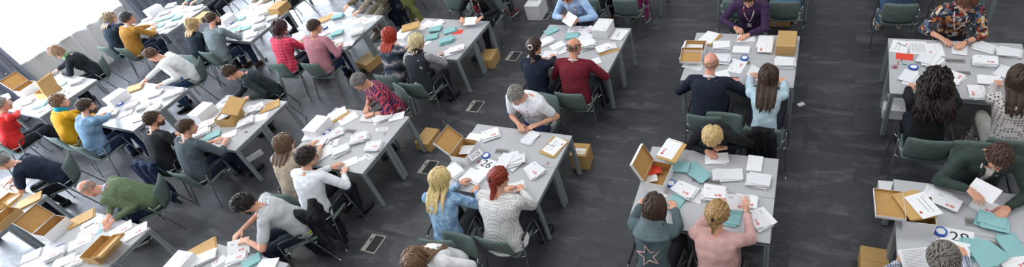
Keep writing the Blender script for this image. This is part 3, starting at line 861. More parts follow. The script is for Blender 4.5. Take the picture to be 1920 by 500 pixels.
KN = {'W': ('envelope', 'white_envelope'), 'T': ('envelope', 'teal_envelope'), 'P': ('paper', 'paper_sheet'), 'K': ('envelope', 'brown_envelope'), 'R': ('card', 'red_card'), 'C': ('card', 'card'), 'S': ('slip', 'paper_slip'), 'U': ('card', 'teal_card')}
def pile(st, kind, u, v, rot=0, n=1, logo=None, fan=(0, 0), z0=None, th=None, jit=.012, spin=5, tilt=0):
    """sheets lying one on the other; rot in degrees from the table's long side, fan = slide of the whole pile in metres"""
    th = th or {'W': .0072, 'T': .0066, 'P': .0016, 'K': .010, 'R': .002, 'C': .001, 'S': .001, 'U': .003}[kind]
    z0 = (TZ+.0005) if z0 is None else z0; c = at(u, v, z0+n*th*.6); rg = random.Random(int(u*7+v*13)); yaw = ST[st]['yaw'] if st in ST else 0
    for i in range(n):
        f = (i/(n-1)-.5) if n > 1 else 0; R = rot*D2R+yaw
        jx, jy = rg.gauss(0, jit), rg.gauss(0, jit); 
        if i == 0: jx = jy = 0
        dx = fan[0]*f+jx; dy = fan[1]*f+jy
        p = Vector((c.x+dx*math.cos(R)-dy*math.sin(R), c.y+dx*math.sin(R)+dy*math.cos(R), z0+i*th))
        if kind == 'T' and i % 4 == 3: jr = 12
        SHEETS.append(dict(st=st, kind=kind, p=p, r=R+rg.gauss(0, spin)*D2R, th=th, top=(i == n-1), logo=logo if i == n-1 or (logo and fan != (0, 0) and rg.random() < .5) else None, v=rg.randint(0, 1), n=n, tilt=tilt, c=c, single=(n == 1)))
def flush_sheets():
    W = [s for s in SHEETS if s['kind'] == 'W']; H = Vector((0, 0, CAM['h']))
    def size(s):
        return (1.0 if s['top'] else .12)/((s['p']-H).length**2)
    W.sort(key=size, reverse=True); rest = W[300:]; keep = set(id(s) for s in W[:300])
    bulk = MB()
    names = {}
    for s in SHEETS:
        st = ST[s['st']]
        if s['kind'] == 'W' and id(s) not in keep:
            w, h = SIZES['W']; bulk.cur = s['v']; bulk.rbox(s['p']+Vector((0, 0, s['th']/2)), (w, h, s['th']*.8), .002, Matrix.Rotation(s['r'], 3, 'Z')); continue
        cat, nm = KN[s['kind']]; o = link(nm, sheet_mesh(s['kind'], s['th'], s['v'] if s['kind'] == 'W' else 0), None, s['p'], s['r'])
        if s['tilt']: o.rotation_euler = (s['tilt']*D2R, 0, s['r'])
        if s['logo']:
            q = link('red_mark_print' if s['logo'] in ('logo', 'badge') else 'printed_text', print_mesh(s['logo']), o, (0, 0, s['th']*.8))
        h_, v_ = where(s['st'], s['p']); hc, vc = where(s['st'], s['c'])
        lg = s['logo'] in ('logo', 'badge')
        col = {'W': 'white %senvelope' % ('logo ' if lg else ''), 'T': 'teal envelope', 'P': 'white %ssheet' % ('logo ' if lg else 'printed ' if s['logo'] else 'paper '), 'K': 'brown kraft envelope', 'R': 'red card', 'C': 'white card', 'S': 'white slip', 'U': 'small teal card'}[s['kind']]
        pos = 'topmost' if s['top'] and s['n'] > 1 else 'underneath' if s['n'] > 1 else 'single'
        pl = '%s %s' % (hc, vc)
        lab = '%s %s, %s, table %s' % (col, pos, pl, st['desc'])
        s['o'] = o; s['lab'] = lab; tag(o, lab, cat, '%ss at the %s, table %s' % (col, pl, st['desc']))
    if rest:
        o = bulk.build('white_envelopes', [PAPER, PAPER2]); tag(o, 'white envelopes lower in the piles on all the tables', 'envelopes', kind='stuff')
def textobj(txt, size, mat, parent, loc, rot=(0, 0, 0), name='number'):
    cu = bpy.data.curves.new(name, 'FONT'); cu.body = txt; cu.size = size; cu.align_x = 'CENTER'; cu.align_y = 'CENTER'; cu.extrude = .0003
    o = bpy.data.objects.new(name, cu); COL.objects.link(o)
    dg = bpy.context.evaluated_depsgraph_get(); me = bpy.data.meshes.new_from_object(o.evaluated_get(dg)); bpy.data.objects.remove(o)
    me.materials.clear(); me.materials.append(mat); q = link(name, me, parent, loc); q.rotation_euler = rot; return q
def number_card(st, txt, u, v, rot, w, h, size, label, z=None, tilt=0):
    z = z or TZ+.001; c = at(u, v, z); mb = MB(); mb.rbox((0, 0, .001), (w, h, .002), .002); o = mb.build('number_card', PAPER, None, c, rot*D2R)
    if tilt: o.rotation_euler = (tilt*D2R, 0, rot*D2R)
    textobj(txt, size, PBLACK, o, (0, 0, .0022)); tag(o, label, 'card'); return o

# ------------------------------------------------------------------ boxes
BWHITE = M('box_white', '#e9e9ea', .6, var=.02); BBROWN = M('box_brown_board', '#bd9257', .8, var=.08, scale=12); CARTON = M('carton_brown', '#c09a62', .8, var=.06, scale=6)
def shell(mb, w, d, h, t=.004, out=0, inn=1, flip=False):
    """an open tray, its mouth upwards (or downwards)"""
    x, y = w/2, d/2; z0, z1 = (0, h) if not flip else (0, -h); tt = t if not flip else -t
    v = [(-x, -y, z0), (x, -y, z0), (x, y, z0), (-x, y, z0), (-x, -y, z1), (x, -y, z1), (x, y, z1), (-x, y, z1),
         (-x+t, -y+t, z0+tt), (x-t, -y+t, z0+tt), (x-t, y-t, z0+tt), (-x+t, y-t, z0+tt), (-x+t, -y+t, z1), (x-t, -y+t, z1), (x-t, y-t, z1), (-x+t, y-t, z1)]
    mb.cur = out; mb.add(v, [(3, 2, 1, 0), (0, 1, 5, 4), (1, 2, 6, 5), (2, 3, 7, 6), (3, 0, 4, 7), (4, 5, 13, 12), (5, 6, 14, 13), (6, 7, 15, 14), (7, 4, 12, 15)])
    mb.cur = inn; mb.add(v, [(8, 9, 10, 11), (9, 8, 12, 13), (10, 9, 13, 14), (11, 10, 14, 15), (8, 11, 15, 12)]); return mb
def archive_box(u, v, rz, label, lid=0, size=(.262, .350, .155), white=True, z=TZ+.0005, hinge='left', zt=None, name='archive_box', content=None, loc=None, liddepth=.035, loose=None):
    w, d, h = size; c = at(u, v, z+h if zt is None else zt) if loc is None else Vector(loc); c = Vector((c.x, c.y, z))
    r = empty(name, c, rz*D2R); out = BWHITE if white else CARTON
    b = shell(MB(), w-.006, d-.006, h-.004); b.build('box_body', [out, BBROWN], r)
    l = shell(MB(), w, d, liddepth, flip=True)
    L = l.build('lid', [out, BBROWN], r)
    piv = {'left': Vector((-w/2, 0, h)), 'right': Vector((w/2, 0, h)), 'back': Vector((0, d/2, h)), 'front': Vector((0, -d/2, h))}[hinge]
    a = lid*D2R; R = {'left': Matrix.Rotation(-a, 4, 'Y'), 'right': Matrix.Rotation(a, 4, 'Y'), 'back': Matrix.Rotation(-a, 4, 'X').inverted(), 'front': Matrix.Rotation(-a, 4, 'X').inverted().inverted()}[hinge]
    if hinge == 'back': R = Matrix.Rotation(a, 4, 'X').inverted()
    if hinge == 'front': R = Matrix.Rotation(a, 4, 'X')
    L.matrix_local = Matrix.Translation(piv) @ R @ Matrix.Translation(-piv) @ Matrix.Translation((0, 0, h))
    if loose: L.matrix_local = Matrix.Translation(loose[0]) @ Matrix.Rotation(loose[1]*D2R, 4, 'Z') @ Matrix.Rotation(loose[2]*D2R, 4, 'X') @ Matrix.Rotation(loose[3]*D2R, 4, 'Y')
    if lid == 0 and not loose:
        s_ = MB()
        for yy in (-.12, .12): s_.rbox((w*.32, yy*d/.385, .0005), (.008, .03, .001), .002)
        s_.build('grip_slot', M('slot_dark', '#4a463f', .8), L)
    tag(r, label, 'box'); return r
def carton(u, v, rz, size, label, z=TZ+.0005, tape=True, lab=None, zt=None):
    w, d, h = size; c = at(u, v, z+h); r = MB().rbox((0, 0, h/2), (w, d, h), .003); r.cur = 1
    r.box((0, 0, h+.0003), (w*.99, .003, .0006)); r.box((w/2+.0002, 0, h*.5), (.0006, d*.98, .002))
    o = r.build('cardboard_carton', [CARTON, M('carton_seam', '#93713f', .8)], None, (c.x, c.y, z), rz*D2R)
    if lab:
        t = MB(); t.rbox((0, -d*.12, h+.001), (w*.72, d*.42, .001), .002); q = t.build('address_label', PAPER, o)
        t = MB()
        for i in range(9): t.box((-w*.28+i*w*.07, -d*.18, h+.0018), (w*.03, d*.2, .0004))
        t.build('label_print', M('label_ochre', '#c9a24d', .7), q)
    tag(o, label, 'box'); return o
BLUE = M('tape_blue', '#1f55b5', .35)
def tape(u, v, label, st=None):
    c = at(u, v, TZ+.02); r = empty('tape_roll', (c.x, c.y, TZ+.0005)); mb = MB(); n = 28
    ring = lambda rad, z: [(rad*math.cos(2*PI*i/n), rad*math.sin(2*PI*i/n), z) for i in range(n)]
    mb.rings([ring(.040, .003), ring(.052, .0), ring(.056, .004), ring(.056, .022), ring(.052, .026), ring(.040, .026), ring(.040, .003)], True, False); mb.build('blue_rim', BLUE, r)
    c2 = MB(); c2.rings([ring(.040, .004), ring(.040, .022), ring(.036, .024), ring(.005, .024)], True, True, False); c2.build('white_core', PAPER, r)
    tag(r, label, 'tape'); return r
def pen(u, v, rot, color, label, z=TZ+.006, L=.14):
    c = at(u, v, z); mb = MB(); mb.tube([(-L/2, 0, 0), (-L/2+.012, 0, 0), (L/2-.02, 0, 0), (L/2-.004, 0, 0), (L/2, 0, 0)], [.0035, .005, .005, .002, .0006], 8)
    mb.cur = 1; mb.tube([(-L/2+.0, 0, .006), (-L/2+.035, 0, .006)], .0014, 5)
    o = mb.build('pen', [M('pen_'+color, {'black': '#1c1c20', 'blue': '#2448a8', 'grey': '#8e949b', 'red': '#c03030', 'green': '#1c9a7c'}[color], .35), CHROME], None, c, rot*D2R); tag(o, label, 'pen'); return o
def bands(u, v, label, n=5, r=.022, z=TZ+.004, card=False, seed=1):
    c = at(u, v, z); rg = random.Random(seed); 
    for k in range(n):
        mb = MB(); a0 = rg.uniform(0, 6.28); rr = r*rg.uniform(.8, 1.3); sq = rg.uniform(.4, .9); 
        mb.tube([(rr*math.cos(t), rr*sq*math.sin(t), .0015*k+.002*math.sin(3*t)) for t in [2*PI*i/20 for i in range(21)]], .0014, 5)
        o = mb.build('rubber_band', M('rubber_red', '#b4293a', .5), None, c+Vector((rg.gauss(0, r*.8), rg.gauss(0, r*.8), 0)), a0); tag(o, label, 'rubber band', label.replace('red rubber band', 'red rubber bands'))
def held(u, v, z, rz, tiltx, kind, label, logo=None, n=1, tilty=0):
    c = at(u, v, z)
    for i in range(n):
        o = link(KN[kind][1], sheet_mesh(kind, .0016, 0), None, c+Vector((0, 0, .003*i))); o.rotation_euler = (tiltx*D2R, tilty*D2R, rz*D2R)
        if logo: link('red_mark_print' if logo == 'logo' else 'printed_text', print_mesh(logo), o, (0, 0, .0013))
        tag(o, label, KN[kind][0], (label if n > 1 else None))
# ------------------------------------------------------------------ stations
R = lambda *a: station(*a)
station('A', -0.227, 4.587, 0.027, 'of the woman in pink')
station('B', 2.432, 4.495, -0.0, 'of the man in green overshirt')
station('C', 2.447, 7.088, -0.011, 'of the curly haired woman')
station('D', -0.179, 7.071, 0.005, 'of the man in navy suit')
station('E', -2.757, 7.11, -0.016, 'of the man in dark red sweater')
station('F', -2.828, 4.562, -0.003, 'of the woman in dotted blouse')
station('G', -5.491, 7.17, -0.018, 'of the woman with red hair')
station('H', -5.533, 4.550, -0.003, 'of the man in plaid shirt')
station('I', -8.038, 7.237, -0.049, 'of the man in pink check shirt')
station('J', -10.759, 7.303, 0.013, 'of the man with hair bun')
station('K', -13.616, 7.388, 0.007, 'of the man in mustard jacket')
station('L', -8.144, 4.561, 0.013, 'of the bearded man in black')
station('M', -10.781, 4.590, -0.008, 'of the man in blue shirt')
station('N', -13.645, 4.524, -0.033, 'of the woman in red')
station('O', -8.165, 1.874, 0.0, 'of the man in green sweater')
station('P', -10.883, 1.93, 0.06, 'of the man in navy t-shirt')
station('Q', -5.53, 1.91, 0.0, 'of the bearded man in striped t-shirt')
station('c', 2.46, 9.77, 0.0, 'behind the woman in floral blouse')
station('d', -.14, 9.75, 0.0, 'behind the man in purple shirt')
station('e', -2.69, 9.80, 0.0, 'behind the woman in light blue blouse')
station('g', -5.25, 9.76, 0.0, 'behind the person in red scarf')
station('i', -7.87, 9.85, 0.0, 'behind the person in camouflage jacket')
station('j', -10.5, 9.95, 0.0, 'behind the person in beige')

# ------------------------------------------------------------------ the people
DK = '#20242e'
HB = ('#2e2018', '#4a3527'); HM = ('#4a3424', '#6e4f38'); HBL = ('#a8854f', '#e0c690'); HG = ('#6e6a66', '#a5a19c'); HBK = ('#17130f', '#2b231d'); HRD = ('#6b1d12', '#9c3a22'); HGB = ('#7c6850', '#b3a083')
person('C1', 'F', (1757, 150), lean=13, g=1.08, fem=1, pitch=25, cols=('#17181b',), hands=[(1709, 160), (1775, 148)], hair='curly', hcol=('#140d0a', '#2c1b14'), hvol=.008, hlen=.30, label='woman with long dark curly hair and black top, seated with her back to us', short='woman with dark curly hair')
person('C2', 'F', (1913, 145), lean=14, g=1.05, fem=1, pitch=15, top='rings', cols=('#d6cfcb', '#4a4644'), hands=[(1872, 150), (1925, 130)], hair='long', hcol=HB, hlen=.22, pants='#b8b4ae', shoes='tan', label='woman in white blouse with dark ring pattern and brown hair', short='woman in ring patterned blouse')
person('C3', 'B', (1812, 3), lean=18, g=1.08, fem=1, pitch=38, top='floral', cols=('#2b3348', '#8a3a34', '#b5804a', '#2a2a30', '#5e6b80', '#cbbfa6'), hands=[(1801, 86), (1775, 79)], hair='short', hcol=('#4a2c1e', '#70432c'), hvol=.012, glasses='metal', lanyard=True, watch='L', sleeves='three', label='person in multicoloured floral blouse with white lanyard and short brown hair', short='person in floral blouse')
person('B1', 'B', (1873, 294), lean=22, g=1.12, pitch=42, hyaw=8, cols=('#37443f',), top='plain', hands=[(1880, 399), (1829, 367, .90)], hair='short', hcol=('#3a271d', '#553b2c'), glasses='dark', lanyard=True, collar='#3c4a45', extras=(ex_lapels('#33403b', '#e6ddd8'),), bracelet='L', label='man in dark green overshirt and glasses holding up a sheet', short='man in green overshirt')
person('B2', 'F', (1768, 484), lean=16, pitch=20, top='check', cols=('#c9ccd2', '#5c6884'), hands=[(1693, 484), (1800, 470)], hair='short', hcol=('#5e574f', '#8f8880'), hvol=.012, label='grey haired person at the bottom edge beside card 28', short='grey haired person by card 28')
person('D1', 'F', (1333, 117), lean=20, g=1.12, pitch=15, cols=('#1e2533',), hands=[(1316, 152, .8), (1378, 150)], hair='bald', hcol=('#8b7a6c', '#a89684'), collar='#e8e6e6', glasses='dark', sk='#dba28c', label='bald man in dark navy suit jacket seen from behind', short='bald man in navy suit')
person('D2', 'F', (1441, 140), lean=18, g=.95, fem=1, s=.97, pitch=20, top='denim', cols=('#a9c4d3', '#bdd5e0', '#cfe1ea'), hands=[(1412, 133), (1466, 148)], hair='long', hcol=HB, hlen=.26, bracelet='L', label='woman in pale denim shirt with long dark brown hair', short='woman in pale denim shirt')
person('D3', 'B', (1404, -4), lean=18, pitch=38, top='plaid', cols=('#3c2c4e', '#4a3152', '#2e2a4c'), hands=[(1395, 70), (1384, 57)], hair='short', hcol=HB, lanyard=True, collar='#3a2d50', label='man in purple plaid shirt with white lanyard leaning over the papers', short='man in purple shirt')
person('A1', 'B', (1336, 256), lean=34, g=.98, fem=1, pitch=62, cols=('#1c1d20',), hands=[(1349, 278), (1334, 290)], hair='tail', hcol=HBL, hlen=.10, label='blonde woman in black top bending her head low over the table', short='blonde woman in black top')
person('A2', 'F', (1227, 386), lean=16, g=1.0, fem=1, pitch=22, cols=('#56666a',), hands=[(1209, 375), (1261, 382)], hair='bob', hcol=HB, hlen=.19, extras=(ex_hood('#5e6d70', '#9b9190'),), pants='#26282c', label='woman in grey hooded sweater with a pink star on the back', short='woman in grey hoodie')
person('A3', 'F', (1346, 400), lean=15, g=1.08, fem=1, pitch=14, hyaw=-10, cols=('#d6aaa5',), hands=[(1357, 376, .85), (1398, 384, .98)], hair='tail', hcol=('#6a4e32', '#c09a62'), hlen=.15, bracelet='R', glasses='dark', pants='#c99f9c', label='woman in pink sweater with blonde ponytail holding up a letter', short='woman in pink sweater')
person('E1', 'B', (1064, -9), lean=20, g=1.06, fem=1, pitch=35, top='denim', cols=('#8fb2de', '#a9c6ea', '#bcd4f0'), hands=[(1078, 42, .88), (1057, 31, .92)], hair='bob', hcol=('#6a3428', '#8a4a38'), hlen=.12, glasses='red', lanyard=True, label='woman in light blue blouse reading a white sheet', short='woman in light blue blouse')
person('E2', 'F', (1003, 88), lean=15, g=1.02, fem=1, pitch=20, cols=('#1b2334',), hands=[(1016, 110), (1037, 104)], hair='tail', hcol=('#2a1b16', '#46302a'), hlen=.20, extras=(ex_clip(), ex_scarf('#15171c', .026, drop=False)), label='woman in navy sweater with dark ponytail held by a cream scrunchie', short='woman with cream scrunchie')
person('E3', 'F', (1077, 88), lean=16, g=1.14, pitch=22, hyaw=-22, top='melange', cols=('#6e1f2c',), hands=[(1062, 118), (1120, 125)], hair='fringe', hcol=('#4c4038', '#7a6c60'), glasses='dark', collar='#e9e9ea', sk='#d69f84', label='balding man in dark red sweater with white collar', short='man in dark red sweater')
person('F1', 'B', (968, 178), lean=18, dyaw=-8, g=1.24, pitch=42, cols=('#e9e9ee',), sleeves='short', hands=[(998, 238), (977, 240)], hair='short', hcol=HG, lanyard=True, collar='#f0f0f2', glasses='metal', belly=.04, pants='#2c3d63', label='grey haired man in white polo shirt', short='man in white polo')
person('F2', 'F', (826, 334), lean=20, dyaw=8, g=1.0, fem=1, pitch=18, hyaw=-30, top='denim', cols=('#5f86ad', '#86a9cb', '#b4cfe6'), hands=[(872, 338), (893, 352)], hair='long', hcol=('#b08f50', '#ecd9a2'), hlen=.20, watch='L', pants='#33363c', shoes='blacksneaker', extras=(ex_shirttail('#e0e0de'),), label='blonde woman in blue denim jacket', short='blonde woman in denim jacket')
person('F3', 'F', (937, 334), lean=18, g=1.36, fem=1, pitch=22, hyaw=-14, top='dots', cols=('#e4e3e1', '#4c4c50'), hands=[(955, 352), (976, 350)], hair='tail', hcol=HRD, hlen=.24, skirt=True, label='red haired woman with ponytail in white dotted blouse', short='woman in dotted blouse')
person('R1', 'B', (776, 488), lean=24, fem=1, pitch=30, cols=('#f0efef',), hair='long', hcol=('#4a3426', '#8d6c4c'), hlen=.24, hands=None, label='long haired person in white top at the bottom edge, seen from above', short='long haired person at the bottom edge')
person('G1', 'B', (880, -16), lean=20, g=1.05, fem=1, pitch=35, cols=('#17181a',), hands=[(898, 37, .86), (866, 39, .86)], hair='bob', hcol=HM, hlen=.16, watch='L', lanyard=True, extras=(ex_scarf('#8e1f34'),), label='person in black cardigan and dark red scarf holding a stack of paper', short='person in red scarf')
person('G2', 'F', (731, 66), lean=18, hyaw=-10, dyaw=2, g=1.0, fem=1, pitch=16, top='tiedye', cols=('#27303e', '#5d6470', '#c3b4ae'), hands=[(742, 85), (765, 88)], hair='bob', hcol=('#7a1a0e', '#b83a20'), hlen=.20, label='woman with bright red bob and dark blue tie-dyed top', short='woman with red bob')
person('G3', 'F', (782, 78), lean=20, dyaw=2, g=1.06, fem=1, pitch=20, hyaw=-32, top='stripes', cols=('#26282e', '#e8e8ea'), hands=[(800, 104), (827, 101)], hair='bob', hcol=('#b09a68', '#efe2b8'), hlen=.105, watch='R', extras=(ex_vest('#2c3036'), ex_scarf('#2b2327', .028, drop=False)), label='woman with short blonde hair in dark vest over striped shirt', short='woman in vest and stripes')
person('H1', 'B', (674, 153), lean=14, dyaw=-25, g=1.05, pitch=40, hyaw=20, top='plaid', cols=('#b9202e', '#27335c', '#e8dfe2'), hands=[(692, 216), (687, 206)], hair='short', hcol=('#55524f', '#96928e'), glasses='dark', lanyard=True, watch='L', sleeves='three', label='grey haired man in red and blue plaid shirt', short='man in plaid shirt')
person('H2', 'F', (533, 268), lean=18, dyaw=4, g=1.0, fem=1, pitch=18, hyaw=-22, cols=('#b8a894',), top='melange', hands=[(591, 266), (600, 275)], hair='bob', hcol=('#4a3427', '#775a45'), hlen=.20, label='woman in beige knitted sweater with brown shoulder length hair', short='woman in beige sweater')
person('H3', 'F', (576, 294), lean=20, dyaw=4, g=1.05, pitch=20, hyaw=-38, cols=('#eceef2',), hands=[(632, 309), (647, 318)], hair='short', hcol=('#261a15', '#40302a'), hvol=.014, glasses='dark', collar='#eff0f4', lanyard=True, label='dark haired man in white shirt with glasses', short='man in white shirt')
person('I1', 'B', (673, -34), lean=18, g=1.05, pitch=35, top='camo', cols=('#8d8474', '#5c5446', '#b3a994'), hands=[(668, 25, .86), (648, 14, .86)], hair='short', hcol=HM, lanyard=True, watch='L', pants='#8d8474', shoes='tan', label='person in camouflage patterned jacket holding a letter', short='person in camouflage jacket')
person('I2', 'F', (526, 52), lean=18, hyaw=-12, dyaw=3, g=1.1, fem=1, pitch=18, top='plaid', cols=('#dd4c68', '#c73250', '#f0a6b0'), sleeves='three', hands=[(548, 72), (562, 76)], hair='bob', hcol=('#2a1516', '#462528'), hvol=.01, hlen=.10, label='woman in pink plaid blouse with short dark hair', short='woman in pink plaid')
person('I3', 'F', (590, 50), lean=18, dyaw=3, g=1.12, pitch=22, hyaw=-30, top='check', cols=('#c48a92', '#a8707a'), hands=[(618, 80), (638, 84)], hair='short', hcol=('#33261f', '#5b483b'), pants='#273352', collar='#b97f88', label='man in pink check shirt with short brown hair', short='man in pink check shirt')
person('J1', 'B', (497, -40), lean=18, pitch=35, cols=('#b0a896',), hands=[(486, 8, .86), (468, 12, .84)], hair='short', hcol=HM, lanyard=True, label='person in beige top counting papers beside the brown carton', short='person in beige top')
person('J2', 'F', (361, 45), lean=18, hyaw=-10, dyaw=2, g=.98, fem=1, s=.96, pitch=12, cols=('#232e3a',), hands=[(385, 60), (395, 66)], hair='bob', hcol=('#8a6d42', '#d4b987'), hlen=.16, label='woman in dark navy top with blonde bob beside the bearded man', short='blonde woman in navy')
person('J3', 'F', (400, 36), lean=20, dyaw=1, g=1.14, pitch=20, hyaw=-34, top='melange', cols=('#7b878c',), hands=[(436, 62), (447, 58)], hair='bun', hcol=('#2f211b', '#57412f'), glasses='dark', beard=('#2a1c16', '#46332a'), pants='#26324e', shoes='brown', label='bearded man in grey sweater with a hair bun', short='man with hair bun')
person('K1', 'B', (372, -40), lean=22, g=1.05, pitch=35, cols=('#9cc0cc',), hands=[(355, 12), (343, 10)], hair='short', hcol=HG, watch='L', label='person in pale blue shirt at the top edge beside the grey curtain', short='person in pale blue shirt')
person('K2', 'F', (205, 33), lean=18, hyaw=-34, dyaw=1, g=1.0, fem=1, pitch=12, cols=('#263442',), hands=[(245, 40), (255, 46)], hair='bob', hcol=('#6b5d4b', '#a99679'), hlen=.17, glasses='dark', extras=(ex_scarf('#76789a', .032, drop=False),), label='woman in dark blue cardigan with grey-violet scarf by the window', short='woman in violet scarf')
person('K3', 'F', (240, 34), lean=20, dyaw=1, g=1.12, pitch=12, hyaw=-34, cols=('#a1742f',), hands=[(288, 45), (290, 51, .84)], hair='short', hcol=('#1f1c1b', '#45403d'), hvol=.01, glasses='dark', collar='#d8dce6', pants='#232c44', shoes='brown', extras=(ex_patch('#3a4550'),), label='man in mustard corduroy jacket with elbow patches', short='man in mustard jacket')
person('L1', 'B', (432, 136), lean=22, dyaw=-35, g=1.08, pitch=38, hyaw=-12, cols=('#283236',), top='melange', hands=[(462, 184), (436, 191)], hair='short', hcol=('#33261e', '#55412f'), lanyard=True, label='man in dark grey sweater with lanyard reaching into the brown box', short='man reaching into brown box')
person('L2', 'F', (288, 223), lean=18, dyaw=1, g=1.06, pitch=14, hyaw=-34, cols=('#23262b',), hands=[(340, 248), (345, 256)], hair='short', hcol=('#33231a', '#513a2a'), beard=('#34221a', '#50382a'), lanyard=True, label='bearded man in black sweater beside the man in grey sweater', short='bearded man in black')
person('L3', 'F', (351, 238), lean=20, dyaw=1, g=1.08, pitch=20, hyaw=-34, top='melange', cols=('#4c565c',), sleeves='three', hands=[(411, 261), (424, 262)], hair='short', hcol=('#3a2a20', '#5c4735'), lanyard=True, pants='#1d2436', label='man in dark grey sweater with pushed up sleeves and short hair', short='man in grey sweater')
person('M1', 'B', (285, 103), lean=22, dyaw=-50, g=1.04, pitch=36, hyaw=-15, cols=('#e2e3e2',), hands=[(298, 160), (257, 166)], hair='short', hcol=('#4a3426', '#6d4f3c'), lanyard=True, pants='#2f4768', label='man in white sweater stretching his arm across the papers', short='man in white sweater')
person('M2', 'F', (112, 190), lean=18, dyaw=1, g=1.0, s=.95, pitch=10, hyaw=-34, cols=('#cf9a1e',), hands=[(168, 200), (175, 208)], hair='short', hcol=('#5b422e', '#8b6a4c'), hvol=.016, extras=(ex_scarf('#1f96a6', .034, drop=False),), label='person in yellow sweater with turquoise scarf', short='person in turquoise scarf')
person('M3', 'F', (162, 199), lean=20, dyaw=1, g=1.12, pitch=20, hyaw=-34, top='denim', cols=('#5c7d9b', '#6f90ad', '#88a5bd'), hands=[(194, 213), (212, 207)], hair='short', hcol=('#35261d', '#54402f'), beard=('#3a2a20', '#584331'), lanyard=True, pants='#1f2d4a', label='man in blue shirt with short brown beard', short='man in blue shirt')
person('N1', 'B', (106, 97), lean=16, dyaw=-40, g=1.0, fem=1, pitch=36, hyaw=-20, cols=('#20262c',), hands=[(115, 138), (102, 135)], hair='bob', hcol=('#6b5240', '#b09272'), hlen=.10, glasses='white', extras=(ex_scarf(('#20302a', '#e8efe6', '#6fb36a'), .034, 'scarfweave'),), label='woman in dark cardigan with green and white scarf and white glasses', short='woman in green scarf')
person('N2', 'F', (4, 195), lean=20, dyaw=1, g=1.14, fem=1, pitch=10, hyaw=-34, cols=('#cf2f2f',), hands=[(16, 190, .98), (44, 199)], hair='short', hcol=HG, glasses='white', shoes='greysneaker', label='person in bright red jacket at the left edge', short='person in red jacket')
person('O1', 'B', (166, 353), lean=34, dyaw=-48, g=1.08, pitch=34, hyaw=-12, top='melange', cols=('#66765a',), hands=[(205, 421), (197, 427)], hair='fringe', hcol=('#8e8a86', '#b5b1ac'), glasses='dark', collar='#ccd6e6', lanyard=True, watch='L', pants='#26344e', shoes='blacksneaker', sk='#d9a087', label='balding man in olive green sweater and glasses', short='man in green sweater')
person('P1', 'B', (3, 304), lean=26, dyaw=-42, g=1.1, pitch=34, hyaw=-10, cols=('#1d2639',), sleeves='short', hands=[(18, 350), (14, 342)], hair='short', hcol=HG, watch='L', lanyard=True, pants='#1b1d24', label='grey haired man in navy t-shirt at the left edge', short='man in navy t-shirt')
person('Q1', 'B', (458, 383), lean=22, dyaw=-48, g=1.06, pitch=36, hyaw=-5, top='finestripes', cols=('#dcdedf', '#70767c'), sleeves='short', hands=[(454, 452, .86), (444, 442, .86)], hair='short', hcol=HBK, hvol=.012, beard=('#17120f', '#2a221d'), lanyard=True, pants='#27303e', shoes='brown', extras=(ex_shirttail('#d6d820'),), label='dark bearded man in fine striped t-shirt with yellow hem', short='bearded man in striped t-shirt')

# people of the last row: only their legs and backs of chairs come into the picture
def far_person(key, chx, chy, top, pants, shoes, label, short, fem=0):
    person(key, 'F', (0, 0), lean=16, fem=fem, cols=(top,), pants=pants, shoes=shoes, hair='short', hcol=HM, hip=(chx, chy-.08, 0), hands=None, label=label, short=short)
far_person('d1', -1.2, 8.12, '#3a4a5c', '#24262c', 'black', 'person in dark trousers on the left chair behind the man in purple shirt', 'left person behind the man in purple shirt')
far_person('d2', -.47, 8.12, '#5b86b4', '#5b86b4', 'tan', 'person in light blue trousers on the right chair behind the man in purple shirt', 'right person behind the man in purple shirt')
far_person('c1', 1.12, 8.10, '#3b4d6a', '#5a7da6', 'tan', 'person with pale trainers seated behind the person in floral blouse', 'person with pale trainers')
far_person('e1', -3.78, 8.08, '#2c2e33', '#24262c', 'brown', 'person in dark trousers behind the woman in light blue blouse', 'person in dark trousers at the top')
far_person('e2', -3.08, 8.10, '#7a2a58', '#8b2f63', 'greysneaker', 'person in purple trousers and grey trainers', 'person in purple trousers')
far_person('g1', -6.02, 8.10, '#4a6457', '#3a3c40', 'red', 'person with dark red trainers at the top edge', 'person with dark red trainers')
far_person('i1', -9.2, 8.3, '#223046', '#20283c', 'black', 'person in dark blue trousers behind the man in pink check shirt', 'person in dark blue trousers')

# the person walking at the top, only trousers and shoes in the picture
def make_walker():
    # a standing figure: the seated generator's trunk is raised and the legs are set straight
    global spine, head_at
    old = spine
    def up(lean, s=1.0):
        pts, dirs = old(lean, s); return [p+Vector((0, 0, .40)) for p in pts], dirs
    spine = up
    lg = [[(-.09, 0, .94), (-.10, .16, .52), (-.10, .02, .10)], [(.09, 0, .94), (.11, .20, .54), (.12, .32, .10)]]
    a = at(770, 46, .05)
    person('w', 'F', (0, 0), lean=3, cols=('#22252c',), pants='#777a48', shoes='tan', hair='short', hcol=HM, hip=(a.x, a.y+.05, 0), dyaw=-70, hands=[None, None], legs=lg,
           label='standing person in olive green trousers at the top edge', short='person in olive trousers', seat=False)
    spine = old
make_walker()
# ------------------------------------------------------------------ chairs, one under each seated person
OFF = {}
for P in PEOPLE:
    if P['key'] == 'w': continue
    f = Vector((-math.sin(P['yaw']), math.cos(P['yaw']), 0)); c = P['hip']+f*.06
    chair(c.x, c.y, P['yaw'], 'grey-green armchair under the %s' % P['short'])
CP = {P['key']: (P['hip']+Vector((-math.sin(P['yaw']), math.cos(P['yaw']), 0))*.06, P['yaw']) for P in PEOPLE}
def hang(key, color, label, **k):
    c, y = CP[key]; coat(c.x, c.y, y, color, label, **k)
hang('H3', '#23262b', 'black jacket hanging over the chair of the man in white shirt', drop=.62, w=.27)
hang('D2', '#18191c', 'black garment hanging over the chair of the woman in pale denim', drop=.55, w=.14, skew=.4)
hang('L2', '#1c2a48', 'navy jacket hanging over the chair of the bearded man in black', drop=.62, w=.26)
hang('Q1', '#1c1d20', 'black jacket on the chair of the man in striped t-shirt', drop=.55, w=.27)
